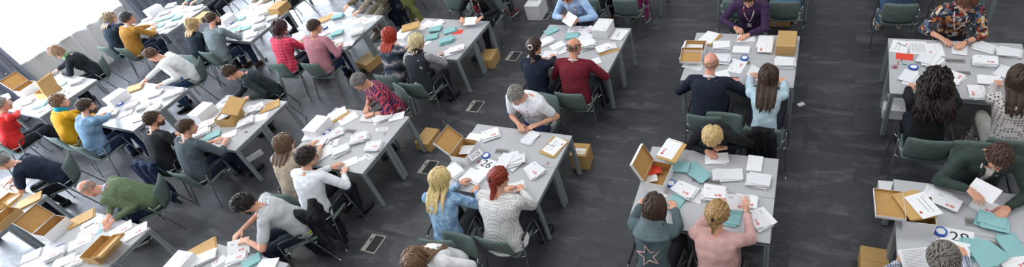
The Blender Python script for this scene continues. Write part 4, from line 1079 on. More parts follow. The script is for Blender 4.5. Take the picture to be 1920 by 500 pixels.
def empty_chair(u, v, z, yaw, label): c = at(u, v, z); chair(c.x, c.y, yaw, label)
i1 = at(722, 30, .3); chair(-8.45, 8.30, 0, 'chair with a long dark coat behind the person in camouflage jacket'); coat(-8.45, 8.30, 0, '#141a2a', 'long dark navy coat over a chair beside the olive trousers', drop=.7, w=.24)
chair(1.86, 8.12, 0, 'grey-green armchair in the top right corner')
chair(-6.72, 8.10, 0, 'grey-green armchair at the top edge beside the dark red trainers')
chair(-14.3, 2.75, -.3, 'empty grey-green armchair below the red jacket at the left edge')

# ------------------------------------------------------------------ what lies on the tables
p = pile
# A
p('A', 'T', 1275, 313, 5, 6); p('A', 'T', 1308, 322, -35, 5, fan=(.12, -.05)); p('A', 'W', 1364, 327, 12, 4, fan=(.10, -.03)); p('A', 'W', 1422, 337, -2, 8); p('A', 'W', 1415, 307, 90, 5, jit=.002, spin=1)
p('A', 'W', 1283, 356, -25, 8, 'logo'); p('A', 'W', 1300, 366, -20, 1); p('A', 'W', 1340, 362, 2, 8, 'logo', jit=.016); p('A', 'W', 1398, 377, 5, 6, 'logo'); p('A', 'W', 1426, 410, -50, 7, 'logo', jit=.016)
p('A', 'T', 1372, 406, 85, 3); p('A', 'T', 1266, 381, 75, 3); p('A', 'P', 1224, 372, 70, 2); p('A', 'W', 1345, 297, 8, 3); 
# B
p('B', 'W', 1768, 371, -25, 6, 'logo', fan=(.12, -.08)); p('B', 'W', 1782, 467, -5, 7); p('B', 'T', 1861, 415, -8, 7); p('B', 'T', 1836, 468, -40, 8, fan=(.10, .06), jit=.03, spin=16)
p('B', 'T', 1897, 461, -70, 4); p('B', 'W', 1902, 490, 35, 3, 'logo'); p('B', 'W', 1848, 388, -25, 2, 'logo'); p('B', 'P', 1822, 482, -5, 2)
# C
p('C', 'P', 1687, 87, 85, 1, 'form'); p('C', 'P', 1722, 89, 92, 2, 'text'); p('C', 'P', 1752, 93, 95, 1, 'badge'); p('C', 'R', 1696, 106, 3, 1); p('C', 'W', 1744, 112, 55, 6, fan=(0, .10), jit=.02, spin=14)
p('C', 'W', 1709, 146, 80, 4, fan=(.05, .05), spin=12); p('C', 'S', 1702, 136, 20, 2); p('C', 'W', 1790, 146, 60, 3, 'logo', spin=14); p('C', 'W', 1799, 91, 88, 2); p('C', 'W', 1845, 88, -30, 3); p('C', 'W', 1892, 97, -12, 6)
p('C', 'W', 1848, 114, -3, 9, 'logo'); p('C', 'W', 1855, 150, -3, 4, jit=.003); p('C', 'W', 1833, 173, -85, 3, 'logo'); p('C', 'W', 1884, 134, 60, 3)
# D
p('D', 'K', 1330, 72, 72, 2); p('D', 'P', 1328, 70, 75, 2, z0=TZ+.0215); p('D', 'W', 1354, 86, 5, 9, jit=.016); p('D', 'W', 1353, 110, 4, 8); p('D', 'P', 1300, 121, -10, 3, 'badge'); p('D', 'P', 1382, 124, 88, 1, 'logo', jit=0)
p('D', 'P', 1355, 144, -50, 1); p('D', 'W', 1390, 93, 0, 4, jit=.004); p('D', 'W', 1398, 73, 0, 4); p('D', 'P', 1434, 79, 88, 8, 'badge', jit=.004, spin=1.5, th=.004); p('D', 'P', 1435, 87, 88, 1, 'badge', z0=TZ+.0335)
p('D', 'W', 1471, 118, 0, 9, jit=.016); p('D', 'W', 1292, 104, 0, 4)
# E
p('E', 'T', 1034, 57, 55, 4, jit=.004); p('E', 'W', 1077, 55, 12, 1, 'logo'); p('E', 'T', 1073, 67, 20, 5, jit=.006); p('E', 'W', 1023, 78, 50, 6); p('E', 'W', 1045, 85, 50, 1); p('E', 'W', 1058, 93, 45, 2, 'logo')
p('E', 'W', 1100, 83, 30, 12, jit=.022, spin=10); p('E', 'W', 1096, 71, 50, 4); p('E', 'W', 1101, 56, 50, 3, 'logo'); p('E', 'P', 1161, 65, 82, 7, 'heads', th=.003, jit=.004, spin=2); p('E', 'K', 1139, 92, 40, 1); p('E', 'W', 1132, 89, 35, 5, 'logo', z0=TZ+.0115)
p('E', 'W', 1142, 88, 35, 2, z0=TZ+.0115); p('E', 'W', 1112, 116, 40, 1); p('E', 'W', 1031, 101, 10, 1)
# F
p('F', 'W', 921, 252, 35, 6, 'logo', jit=.016); p('F', 'W', 889, 258, -5, 1); p('F', 'W', 854, 320, -25, 8); p('F', 'W', 880, 330, 70, 3); p('F', 'W', 900, 330, 75, 5); p('F', 'W', 957, 300, 50, 12, fan=(.10, .05), jit=.035, spin=22)
p('F', 'W', 1001, 319, -35, 7, 'logo'); p('F', 'K', 1038, 275, 72, 2, jit=.01); p('F', 'P', 1040, 273, 70, 2, 'form', z0=TZ+.0215); p('F', 'W', 994, 258, 80, 4, jit=.003); p('F', 'W', 967, 350, 30, 2)
# G
p('G', 'W', 758, 81, 40, 5); p('G', 'P', 798, 46, 70, 2, 'badge'); p('G', 'P', 818, 45, 60, 2, 'badge'); p('G', 'T', 816, 54, 25, 7); p('G', 'T', 809, 69, 25, 6); p('G', 'T', 844, 57, 30, 5); p('G', 'T', 836, 76, 35, 8, jit=.018, spin=10); p('G', 'R', 858, 60, 20, 1)
p('G', 'W', 855, 92, 35, 8, 'logo', jit=.014); p('G', 'W', 833, 101, 60, 2); p('G', 'C', 800, 80, 60, 2)
# H
p('H', 'K', 634, 216, 60, 2); p('H', 'P', 632, 213, 58, 2, z0=TZ+.0215); p('H', 'P', 653, 222, 58, 4, 'badge', th=.002, jit=.004, spin=1); p('H', 'W', 692, 220, 15, 3); p('H', 'W', 716, 218, 40, 8, fan=(.06, .04), jit=.02, spin=9); p('H', 'W', 743, 219, 25, 3, jit=.004)
p('H', 'W', 629, 249, 50, 6, 'logo', spin=9); p('H', 'W', 674, 258, 30, 9, 'logo', jit=.018, spin=9); p('H', 'W', 640, 280, 45, 8, jit=.015, spin=8); p('H', 'W', 700, 273, 20, 7, 'logo', jit=.015); p('H', 'W', 655, 304, 35, 1); p('H', 'P', 606, 288, 62, 5, None, th=.003)
p('H', 'W', 603, 262, 30, 7, jit=.02, spin=12); p('H', 'S', 677, 298, 30, 2); p('H', 'W', 582, 255, 10, 2)
# I
p('I', 'K', 611, 34, 55, 2); p('I', 'T', 633, 31, 30, 7, jit=.012); p('I', 'P', 655, 38, 60, 2, 'logo'); p('I', 'P', 673, 38, 60, 3, 'logo'); p('I', 'P', 692, 38, 40, 2, 'badge'); p('I', 'T', 631, 62, 35, 7, jit=.014, spin=10); p('I', 'C', 626, 57, 60, 1, z0=TZ+.047)
p('I', 'W', 669, 60, 35, 9, 'logo', jit=.016); p('I', 'W', 650, 83, 30, 3, 'logo'); p('I', 'W', 633, 78, 50, 3); p('I', 'T', 615, 72, 30, 2); p('I', 'W', 609, 62, 60, 2)
# J
p('J', 'P', 449, 27, 60, 1, 'form'); p('J', 'T', 450, 35, 30, 3, jit=.004); p('J', 'P', 440, 46, 60, 3, None); p('J', 'T', 444, 55, 40, 4); p('J', 'T', 461, 52, 40, 3); p('J', 'W', 484, 38, 50, 7); p('J', 'W', 485, 49, 35, 9, jit=.016); p('J', 'W', 472, 65, 35, 4, 'logo')
p('J', 'W', 493, 24, 50, 10, 'logo', jit=.016); p('J', 'W', 510, 33, 35, 7); p('J', 'W', 468, 28, 10, 1)
# K
p('K', 'W', 320, 10, 30, 7); p('K', 'W', 307, 24, 40, 6); p('K', 'T', 318, 31, 40, 4); p('K', 'T', 331, 33, 40, 5); p('K', 'T', 297, 38, 30, 4); p('K', 'T', 299, 48, 30, 3); p('K', 'W', 333, 18, 30, 2); p('K', 'W', 350, 19, 40, 2); p('K', 'W', 370, 14, 40, 6)
p('K', 'W', 320, 47, 40, 6); p('K', 'W', 300, 56, 40, 3); p('K', 'W', 276, 36, 60, 4); p('K', 'W', 308, 58, 60, 1)
# L
p('L', 'P', 424, 192, 50, 1, 'form'); p('L', 'W', 478, 203, 50, 8, 'logo', jit=.022, spin=10); p('L', 'K', 506, 198, 52, 2); p('L', 'W', 461, 228, 45, 8, 'logo'); p('L', 'P', 486, 220, 30, 1, None); p('L', 'W', 389, 232, 40, 9, 'logo'); p('L', 'T', 398, 253, 42, 4, fan=(.05, 0), spin=8)
p('L', 'W', 377, 248, 50, 8); p('L', 'W', 430, 252, 40, 2, jit=.004); p('L', 'P', 414, 267, 40, 1); p('L', 'W', 466, 207, 80, 4)
# M
p('M', 'W', 247, 197, 40, 9, 'logo'); p('M', 'W', 269, 199, 42, 7, 'logo'); p('M', 'W', 287, 202, 42, 6, 'logo'); p('M', 'W', 290, 176, 35, 5, 'logo', jit=.016); p('M', 'W', 316, 178, 42, 6, jit=.018); p('M', 'W', 330, 172, 42, 6, 'logo'); p('M', 'K', 250, 165, 45, 3); p('M', 'P', 274, 170, 50, 2)
p('M', 'W', 206, 214, 40, 6); p('M', 'P', 198, 206, 40, 2); p('M', 'W', 235, 213, 60, 2); p('M', 'P', 262, 178, 40, 2)
# N
p('N', 'W', 143, 152, 40, 8, jit=.018); p('N', 'P', 95, 150, 40, 2); p('N', 'T', 112, 158, 45, 3); p('N', 'T', 75, 197, 40, 4); p('N', 'W', 84, 203, 42, 3, jit=.004); p('N', 'W', 50, 190, 42, 7, jit=.02); p('N', 'W', 28, 196, 42, 5); p('N', 'P', 122, 178, 40, 2, 'logo'); p('N', 'W', 108, 175, 45, 2)
# O
p('O', 'K', 154, 408, 55, 2, jit=.015); p('O', 'P', 172, 418, 60, 2, 'form'); p('O', 'P', 165, 437, 55, 2, 'form'); p('O', 'P', 152, 452, 50, 3, 'logo'); p('O', 'P', 226, 430, 62, 4, 'logo', th=.003, jit=.004, spin=2); p('O', 'P', 254, 434, 58, 5, 'logo', th=.003, jit=.006, spin=3); p('O', 'U', 186, 434, 50, 1)
p('O', 'W', 101, 477, 45, 9, 'logo', jit=.014); p('O', 'W', 142, 489, 45, 6, 'logo'); p('O', 'W', 58, 480, 50, 2); p('O', 'W', 122, 490, 45, 8)
# P
p('P', 'K', 53, 377, 52, 3, jit=.012); p('P', 'W', 30, 372, 60, 1); p('P', 'W', 6, 340, 50, 3); p('P', 'W', 40, 345, 30, 1)
# Q
p('Q', 'K', 381, 466, 55, 2); p('Q', 'W', 385, 481, 48, 7, None, jit=.014); p('Q', 'W', 444, 482, 40, 8, 'logo', jit=.012); p('Q', 'T', 470, 490, 45, 5); p('Q', 'W', 500, 498, 20, 4); p('Q', 'C', 411, 488, 60, 2)
flush_sheets()

held(1845, 357, .93, -35, 28, 'W', 'white sheet held up by the man in green overshirt'); held(1383, 379, .93, 5, 48, 'W', 'letter with red logo held up by the woman in pink', 'logo'); held(1068, 36, .93, -35, 35, 'P', 'white sheet held by the woman in light blue blouse')
held(882, 40, .84, 10, 20, 'W', 'white paper in the stack held by the person in red scarf', n=5); held(655, 20, .88, -20, 25, 'W', 'letter with red logo held by the person in camouflage jacket', 'logo'); held(476, 11, .86, 20, 20, 'W', 'thin paper in the hands of the person in beige', n=2)
held(447, 463, .82, 30, 30, 'P', 'letter with red logo held by the bearded man in stripes', 'logo'); held(11, 181, 1.02, 40, 60, 'C', 'small white paper held up by the person in red jacket'); held(560, 67, .86, 40, 30, 'W', 'white sheet held by the woman in pink plaid'); held(1415, 136, .84, 80, 25, 'W', 'white sheet held by the woman in pale denim shirt')
held(1720, 486, .86, 20, 25, 'P', 'printed sheet held by the grey haired person', 'text')
number_card('F', '26', 912, 308, -14, .235, .20, .165, 'white number card between the blonde and red haired women'); number_card('B', '28', 1799, 446, -3, .24, .20, .165, 'white number card above the grey haired head')
number_card('H', '0122', 716, 242, 195, .20, .075, .062, 'narrow white number card lying upside down before the plaid shirt man'); number_card('H', '0124', 690, 293, -15, .17, .075, .058, 'narrow white number card near the table edge of the white shirt man')
number_card('F', '0125', 892, 290, 62, .19, .085, .066, 'narrow white number card leaning on the open white box', z=.84, tilt=50); number_card('D', '0', 1368, 116, 0, .15, .17, .13, 'white number card half hidden beside the bald man')
number_card('H', '2', 622, 268, 25, .2, .15, .12, 'white number card partly under the envelopes near the blue tape'); number_card('Q', '010', 383, 478, 48, .2, .08, .06, 'narrow number card on the envelope pile before the striped t-shirt man', z=.78)
number_card('G', 'C', 797, 78, 45, .15, .12, .08, 'small card beside the short blonde hair')
tape(911, 291, 'blue and white tape roll beside the open box marked 0125'); tape(1258, 343, 'blue and white tape roll right of the open box, by the grey hoodie'); tape(1764, 433, 'blue and white tape roll before the box of the man in green overshirt'); tape(1713, 125, 'blue and white tape roll left of the curly hair')
tape(1396, 108, 'blue and white tape roll between the man in suit and the woman in denim'); tape(613, 247, 'blue and white tape roll by the closed white box near the white shirt man'); tape(433, 43, 'blue and white tape roll in front of the man with the bun'); tape(225, 194, 'blue and white tape roll by the closed white box of the man in blue shirt')
tape(609, 51, 'blue and white tape roll behind the head of the man in pink check')
pen(1692, 84, -40, 'grey', 'pen on the form in the far left corner of the top right table', z=TZ+.008); pen(1691, 112, 85, 'black', 'short black pen beside the red card', L=.08); pen(1684, 117, 80, 'red', 'red pen beside the rubber bands', L=.09); pen(1698, 121, -20, 'green', 'green pen by the blue tape', L=.08)
pen(423, 190, 45, 'black', 'black pen on the form by the reaching man'); pen(449, 26, 40, 'grey', 'grey pen on the form behind the bun'); pen(168, 422, 60, 'black', 'black pen on the printed form by the green sweater'); pen(115, 458, 40, 'blue', 'blue pen on the envelopes left of the open brown box', z=TZ+.05)
pen(1052, 92, 60, 'black', 'black pen between the navy and the red sweater', z=TZ+.014); pen(1033, 272, -10, 'grey', 'pen on the form on the brown envelope', z=TZ+.025); pen(833, 43, 30, 'black', 'black marker on the table of the red haired woman', L=.07); pen(259, 227, 35, 'black', 'black pencil case shaped pen at the table corner', L=.2)
pen(462, 247, 50, 'black', 'black marker at the table edge of the man in grey', L=.06); pen(1382, 56, 10, 'black', 'black pen in the hand of the man in purple'); pen(1377, 145, 5, 'black', 'black pen in the hand of the bald man', z=.80); pen(36, 391, 40, 'grey', 'grey pen near the brown envelope on the left edge')
for u, v, l, k in ((900, 303, 'red rubber band between the open box and the blue tape roll', 5), (1677, 125, 'red rubber band left of the blue tape and black curly hair', 9), (722, 250, 'red rubber band beside the upside down card near the plaid shirt man', 2), (1025, 308, 'red rubber band right of the logo envelopes', 2), (470, 218, 'red rubber band near the brown envelopes of the reaching man', 2), (130, 174, 'red rubber band on the table of the woman in green scarf', 7), (612, 56, 'red rubber band beside the blue tape of the pink check man', 2), (405, 487, 'red rubber band beside the pile of the striped t-shirt man', 3)):
    bands(u, v, l, k, seed=u)

# ------------------------------------------------------------------ boxes on the tables
archive_box(869, 276, -2, 'open white archive box with brown inside beside card 26', lid=135, zt=.905)
archive_box(1232, 322, -5, 'open white archive box with red card inside, beside the grey hoodie', lid=115, zt=.905)
archive_box(1724, 390, 3, 'open white archive box with envelopes sticking out, beside card 28', lid=178, zt=.905)
archive_box(1303, 86, 2, 'open white archive box with brown inside left of the bald head', lid=0, zt=.88, loose=(Vector((-.02, -.20, .10)), 2, 195, 0), size=(.30, .27, .15))
archive_box(1129, 45, -3, 'closed white archive box with two slots in the lid', zt=.905); archive_box(591, 230, 0, 'closed white archive box behind the brown haired woman in beige', zt=.905); archive_box(576, 44, 0, 'closed white archive box before the man in pink check', zt=.905)
archive_box(756, 60, 0, 'closed white archive box under the brown envelope', zt=.88, size=(.27, .385, .13)); archive_box(420, 32, 0, 'white archive box behind the man with the bun', zt=.905); archive_box(284, 14, -10, 'closed white archive box near the grey curtain', zt=.905)
archive_box(374, 203, 0, 'closed white archive box in front of the bearded man in black', zt=.905); archive_box(213, 176, -4, 'closed white archive box in front of the man in blue shirt', zt=.905)
archive_box(426, 212, 10, 'open brown carton with its lid askew beside the reaching man', white=False, zt=.905, size=(.30, .33, .17), loose=(Vector((.10, .10, .24)), -6, 18, 14))
archive_box(44, 160, 3, 'open white archive box with raised lid near the grey curtain', lid=120, zt=.905); archive_box(85, 166, 10, 'open brown carton beside the green scarf woman', white=False, zt=.88, size=(.30, .33, .14), lid=118, hinge='right')
archive_box(91, 421, 5, 'open white archive box with lid folded back, left of the green sweater man', lid=120, zt=.905); archive_box(182, 462, 8, 'open brown carton in front of the green sweater man', white=False, zt=.88, size=(.27, .36, .14), lid=165, hinge='right')
archive_box(12, 372, 5, 'open brown tray on the table of the man in navy t-shirt', white=False, zt=.80, size=(.34, .26, .05), loose=(Vector((-.3, -.2, .03)), 0, 0, 0)); archive_box(2, 405, 5, 'brown carton at the left edge below the navy t-shirt', white=False, zt=.86, size=(.27, .36, .12), lid=150)
archive_box(327, 492, 5, 'closed white archive box at the bottom edge', zt=.905)
p0 = SHEETS; SHEETS = []
pile('A', 'K', 1259, 282, 80, 2, z0=.905, jit=.01); pile('A', 'P', 1256, 278, 78, 3, 'badge', z0=.92, jit=.006); pile('B', 'K', 1718, 384, -62, 2, z0=.908, jit=.02); pile('B', 'P', 1731, 384, -58, 1, 'form', z0=.93)
pile('G', 'K', 769, 50, 35, 3, z0=.872, jit=.01); pile('F', 'W', 878, 280, 20, 1, z0=.80); pile('A', 'R', 1224, 318, 30, 2, z0=.80, jit=.01); pile('A', 'C', 1218, 332, 10, 4, z0=.79, jit=.02, spin=20)
pile('L', 'W', 420, 216, 60, 4, z0=.86, jit=.015); pile('D', 'P', 1300, 84, 0, 2, z0=.82)
flush_sheets()
carton(1475, 72, 0, (.255, .39, .155), 'brown cardboard carton beside the woman in pale denim'); carton(520, 9, 5, (.30, .36, .17), 'brown cardboard carton beside the person in beige')
carton(378, 28, 0, (.26, .30, .12), 'brown carton between the mustard jacket and blonde bob') 
carton(1087, 280, 5, (.25, .25, .28), 'brown carton with address label on the floor beside card 26 table', z=.0, lab=True); carton(800, 254, 0, (.27, .36, .17), 'brown carton on the floor behind the open white box', z=0)
carton(688, 110, -12, (.36, .36, .17), 'brown carton on the floor behind the plaid shirt man', z=0); carton(915, 102, 8, (.27, .36, .20), 'brown carton on the floor beside the red scarf table', z=0); carton(1640, 490, 0, (.27, .36, .2), 'brown carton on the floor under the card 28 table', z=0)
carton(1462, 22, 0, (.36, .3, .2), 'brown carton on the floor under the chairs at the top', z=0)
archive_box(1002, 2, 3, 'white archive box on the floor at the top edge', z=0, zt=.33, size=(.32, .40, .33)); archive_box(1677, 190, 0, 'white archive box on the floor under the curly haired woman table', z=0, zt=.17); archive_box(1672, 358, 4, 'white box on the floor left of the open archive box', z=0, zt=.3, size=(.25, .3, .3))
def floor_sheet(u, v, r, label, kind='P', logo=None):
    c = at(u, v, .004); o = link('paper_sheet', sheet_mesh(kind, .003), None, (c.x, c.y, .002), r*D2R); tag(o, label, 'paper')
    if logo: link('red_mark_print', print_mesh('logo'), o, (0, 0, .003))
floor_sheet(477, 292, 65, 'white folder with red mark on the floor under the grey sweater man table', logo=1); floor_sheet(1502, 195, 40, 'small white paper scrap on the dark floor', 'S'); floor_sheet(272, 104, 50, 'white papers on the floor below the mustard jacket chair')

# table cable flaps
def flap(st, u, v, w, h, label, rot=0):
    c = at(u, v, TZ); mb = MB(); mb.rbox((0, 0, .0006), (w, h, .0014), .003); mb.cur = 1; mb.box((0, 0, .0014), (w*.86, h*.5, .0006)); o = mb.build('cable_flap', [M('flap_frame', '#8f8b88', .5), M('flap_brush', '#6d6a69', .7)], None, (c.x, c.y, TZ), rot*D2R); tag(o, label, 'cable flap')
flap('A', 1325, 339, .34, .08, 'grey cable flap behind the logo envelopes of the pink sweater table', 0); flap('A', 1326, 367, .36, .10, 'grey cable flap in front, between the two logo piles'); flap('B', 1826, 417, .15, .11, 'grey cable flap beside the teal pile, card 28 table'); flap('B', 1869, 461, .14, .11, 'grey cable flap between two teal fans')
flap('C', 1789, 114, .24, .09, 'long grey cable flap right of the curly hair'); flap('C', 1806, 137, .16, .09, 'short grey cable flap right of the curly hair'); flap('D', 1400, 118, .10, .10, 'grey cable flap by the blue tape'); flap('H', 657, 246, .20, .10, 'grey cable flap between the logo piles'); flap('F', 941, 284, .20, .10, 'grey cable flap partly under the envelope heap')
flap('G', 813, 62, .12, .10, 'grey cable flap among the teal piles')

# ------------------------------------------------------------------ the room
def floor():
    t = NT('floor_dark_tiles', .42, 0, .38)
    vec = t.mapp((1, 1, 1)); br = t.n.new('ShaderNodeTexBrick'); br.inputs['Scale'].default_value = 1; br.inputs['Brick Width'].default_value = 1.0; br.inputs['Row Height'].default_value = .5
    br.inputs['Mortar Size'].default_value = .0025; br.inputs['Mortar Smooth'].default_value = .1; br.inputs['Color1'].default_value = (0, 0, 0, 1); br.inputs['Color2'].default_value = (1, 1, 1, 1); br.inputs['Mortar'].default_value = (.35, .35, .35, 1); br.offset = .37
    t.lk(vec, br.inputs['Vector'])
    tone = t.n.new('ShaderNodeSeparateColor'); t.lk(br.outputs['Color'], tone.inputs[0])
    v2 = t.n.new('ShaderNodeVectorMath'); v2.operation = 'ADD'; t.lk(vec, v2.inputs[0])
    mul = t.n.new('ShaderNodeVectorMath'); mul.operation = 'MULTIPLY'; t.lk(br.outputs['Color'], mul.inputs[0]); mul.inputs[1].default_value = (7.3, 3.1, 0); t.lk(mul.outputs[0], v2.inputs[1])
    sc = t.n.new('ShaderNodeVectorMath'); sc.operation = 'MULTIPLY'; sc.inputs[1].default_value = (1.0, 3.0, 1); t.lk(v2.outputs[0], sc.inputs[0])
    f1 = t.noise(1.5, 7, .68, vec=sc.outputs[0], dist=.4); f2 = t.noise(30, 3)
    base = t.mix(tone.outputs[0], hexc('#2f3034'), hexc('#48494d'))
    base = t.mix(t.math('MULTIPLY', t.math('MULTIPLY', t.ramp(f1, [(.5, (0, 0, 0, 1)), (.68, (1, 1, 1, 1))]), .58), 1), base, hexc('#808083'))
    base = t.mix(t.math('MULTIPLY', t.ramp(t.noise(.9, 5, .6), [(.4, (0, 0, 0, 1)), (.7, (1, 1, 1, 1))]), .5), base, hexc('#323338'))
    base = t.mix(.22, base, t.ramp(f2, [(.3, hexc('#2b2b2e')), (.7, hexc('#5a5a5e'))]))
    t.col(base); t.lk(t.ramp(f1, [(.35, (.36, .36, .36, 1)), (.7, (.6, .6, .6, 1))]), t.b.inputs['Roughness']); t.bump(f2, .06, .002)
    me = MB(); x0, x1, y0, y1 = -16.21, 9.0, -4.0, 17.0; me.box(((x0+x1)/2, (y0+y1)/2, -.05), (x1-x0, y1-y0, .1)); o = me.build('floor', t.m); o['kind'] = 'structure'
floor()
def wall():
    WX = -16.21; P1 = M('wall_plaster', '#e9e4da', .8, var=.02); m_ = MB()
    wy0, wy1, sz, tz = 5.35, 8.55, .98, 3.4; WINS = [(-3.2, 3.3), (4.15, 6.98), (8.2, 13.6)]
    m_.box((WX-.15, 6.5, sz/2), (.3, 21, sz)); m_.box((WX-.15, 6.5, 3.75), (.3, 21, .7)); e_ = [-4]+[v for w_ in WINS for v in w_]+[17]
    for a_, b_ in zip(e_[::2], e_[1::2]): m_.box((WX-.15, (a_+b_)/2, (sz+tz)/2), (.3, b_-a_, tz-sz))
    o = m_.build('wall_left', P1); o['kind'] = 'structure'
    GL = NT('window_glass', .0); tr_ = GL.n.new('ShaderNodeBsdfTransparent'); gl_ = GL.n.new('ShaderNodeBsdfGlossy'); gl_.inputs['Roughness'].default_value = .02; mx_ = GL.n.new('ShaderNodeMixShader'); mx_.inputs[0].default_value = .06
    GL.lk(tr_.outputs[0], mx_.inputs[1]); GL.lk(gl_.outputs[0], mx_.inputs[2]); GL.lk(mx_.outputs[0], GL.n['Material Output'].inputs[0])
    for k_, (wy0, wy1) in enumerate(WINS):
        s = MB(); s.rbox((WX-.02, (wy0+wy1)/2, sz+.015), (.30, wy1-wy0+.1, .03), .006); o = s.build('trim_%d' % (k_+1), M('sill_white', '#e8e8e6', .5)); o['kind'] = 'structure'
        f = MB(); n = 3
        for i in range(n+1): f.rbox((WX-.16, wy0+(wy1-wy0)*i/n, (sz+tz)/2), (.07, .07, tz-sz), .006)
        for z in (sz+.04, tz-.04): f.rbox((WX-.16, (wy0+wy1)/2, z), (.07, wy1-wy0, .07), .006)
        w = f.build('window_%d' % (k_+1), M('window_frame_white', '#dfe2e6', .4)); w['kind'] = 'structure'
        g = MB(); g.box((WX-.16, (wy0+wy1)/2, (sz+tz)/2), (.006, wy1-wy0, tz-sz)); g.build('glass_pane', GL.m, w)
    b = MB(); b.rbox((WX+.01, 7, .05), (.02, 19.3, .1), .004); o = b.build('baseboard_left', M('baseboard_white', '#dcdad4', .5)); o['kind'] = 'structure'
    # rail
    r = MB(); r.tube([(WX+.14, -2, 3.3), (WX+.14, 16, 3.3)], .014, 8); o = r.build('curtain_rail', CHROME); tag(o, 'metal curtain rail along the window wall', 'curtain rail')
    def curtain(y0, y1, x, amp, per, mat, name, label, seed, gathered=1.0, grp=None):
        rg = random.Random(seed); n_ = int((y1-y0)/.02); mb = MB(); vs = []; ph = rg.uniform(0, 6)
        ys = [y0+(y1-y0)*i/n_ for i in range(n_+1)]; K = 9
        def off(y, k): 
            q = (y-y0)*2*PI/per; return amp*(math.sin(q+ph+.9*math.sin(q*.31+ph))+.35*math.sin(q*2.3+1.3))*(1-.25*k/K)
        for side in (0, 1):
            for k in range(K+1):
                z = 3.29-(3.29-.02)*k/K
                for y in ys: vs.append((x+off(y, K-k)+side*.003, y+.012*math.sin(z*2+y*3), z))
        m2 = n_+1; fs = []; S = (K+1)*m2
        for k in range(K):
            for i in range(n_):
                a = k*m2+i; fs.append((a, a+1, a+m2+1, a+m2)); fs.append((S+a, S+a+m2, S+a+m2+1, S+a+1))
        mb.add(vs, fs[::2] if mat is SHEER else fs, True); o = mb.build(name, mat); tag(o, label, 'curtain', grp)
    t = bpy.data.materials.new('sheer_curtain'); t.use_nodes = True; nt = t.node_tree; nt.nodes.clear(); out = nt.nodes.new('ShaderNodeOutputMaterial')
    d = nt.nodes.new('ShaderNodeBsdfDiffuse'); d.inputs[0].default_value = (.96, .96, .97, 1); tl = nt.nodes.new('ShaderNodeBsdfTranslucent'); tl.inputs[0].default_value = (.93, .94, .96, 1); tp = nt.nodes.new('ShaderNodeBsdfTransparent'); tp.inputs[0].default_value = (.98, .98, 1, 1)
    m1 = nt.nodes.new('ShaderNodeMixShader'); m1.inputs[0].default_value = .42; m2_ = nt.nodes.new('ShaderNodeMixShader'); m2_.inputs[0].default_value = .42
    nt.links.new(d.outputs[0], m1.inputs[1]); nt.links.new(tl.outputs[0], m1.inputs[2]); nt.links.new(m1.outputs[0], m2_.inputs[1]); nt.links.new(tp.outputs[0], m2_.inputs[2]); nt.links.new(m2_.outputs[0], out.inputs[0])
    SHEER = t; GC = M('curtain_grey', '#7d8290', .85, var=.05, scale=3)
    curtain(4.28, 5.6, WX+.12, .022, .34, SHEER, 'sheer_curtain', 'white sheer curtain before the window, left of the green scarf woman', 3); curtain(5.58, 7.15, WX+.14, .022, .38, SHEER, 'sheer_curtain', 'white sheer curtain before the window behind the violet scarf woman', 5)
    curtain(3.15, 4.42, WX+.17, .055, .21, GC, 'grey_curtain', 'grey curtain with deep folds at the left edge', 7); curtain(6.92, 8.5, WX+.17, .055, .21, GC, 'grey_curtain', 'grey curtain with deep folds behind the mustard jacket table', 9)
wall()
WP = M('wall_paint', '#dcdad6', .85, var=.02)
for nm, c_, d_ in (('wall_right', (9.15, 6.5, 4.9), (.3, 21.6, 9.8)), ('wall_back', (-3.6, 17.15, 4.9), (25.8, .3, 9.8)), ('wall_front', (-3.6, -4.15, 4.9), (25.8, .3, 9.8)), ('ceiling', (-3.6, 6.5, 9.95), (25.8, 21.6, .3))):
    o = MB().box(c_, d_).build(nm, WP); o['kind'] = 'structure'
o = MB().box((-16.36, 6.5, 6.95), (.3, 21.0, 5.7)).build('wall_upper', M('wall_plaster', '#e9e4da')); o['kind'] = 'structure'
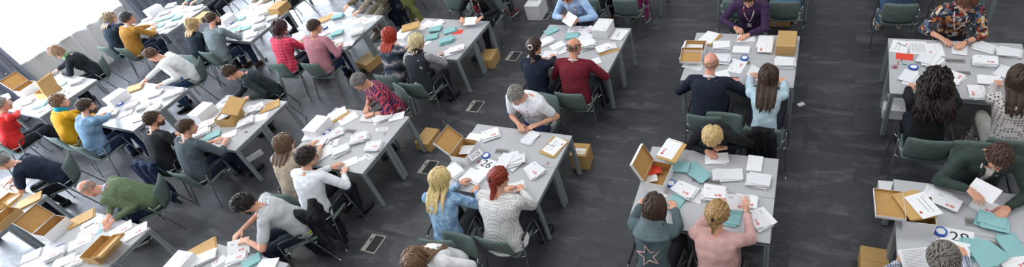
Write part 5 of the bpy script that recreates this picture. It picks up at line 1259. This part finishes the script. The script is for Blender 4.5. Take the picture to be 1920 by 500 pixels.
def floor_box(u, v, label):
    c = at(u, v, 0); r = MB(); w, h, t = .245, .285, .014
    for sx in (-1, 1): r.rbox((sx*(w/2-t/2), 0, .002), (t, h, .005), .001)
    for sy in (-1, 1): r.rbox((0, sy*(h/2-t/2), .002), (w-2*t, t, .005), .001)
    r.rbox((-w/2+.045, 0, .0022), (.055, h-2*t, .005), .001)
    o = r.build('floor_socket_frame', M('brushed_steel', '#c4c1b6', .4, .4), None, (c.x, c.y, .0)); i = MB(); i.box((.03, 0, .0016), (w-.10, h-2*t, .003)); i.build('carpet_inset', M('inset_dark', '#2e2f31', .8), o)
    s = MB(); s.rbox((-w/2+.045, .05, .005), (.03, .05, .002), .001); s.build('latch', M('latch_dark', '#55534e', .5), o); tag(o, label, 'floor socket')
for u, v, l in ((891, 199, 'metal framed floor socket behind the white polo man'), (963, 105, 'metal framed floor socket left of the navy sweater woman'), (1020, 30, 'metal framed floor socket left of the light blue blouse woman'), (700, 456, 'metal framed floor socket below the jacket of the white shirt man'), (803, 313, 'metal framed floor socket behind the blonde in denim')):
    floor_box(u, v, l)

# ------------------------------------------------------------------ light
w = bpy.data.worlds.new('world'); scene.world = w; w.use_nodes = True; bg = w.node_tree.nodes['Background']; bg.inputs[0].default_value = (.80, .88, 1.0, 1); bg.inputs[1].default_value = 5
def area(name, loc, rot, sx, sy, power, color):
    l = bpy.data.lights.new(name, 'AREA'); l.shape = 'RECTANGLE'; l.size = sx; l.size_y = sy; l.energy = power; l.color = color; o = bpy.data.objects.new(name, l); COL.objects.link(o); o.location = loc; o.rotation_euler = rot; return o
for x, e_ in ((-13.2, 330), (-4, 195), (4, 185)):
    for y in (2, 9): area('hall_lamp', (x, y, 9.6), (0, 0, 0), 4.5, 3.0, e_, (.95, .975, 1))
for y, l_ in ((.05, 6.5), (5.57, 2.8), (10.9, 5.4)): area('window_daylight', (-16.8, y, 2.4), (0, -PI/2+.15, 0), 2.4, l_, 215*l_, (.78, .87, 1.0))
scene.view_settings.view_transform = 'Standard'; scene.view_settings.look = 'None'; scene.view_settings.gamma = 1; scene.view_settings.exposure = 0; scene.view_settings.use_curve_mapping = False
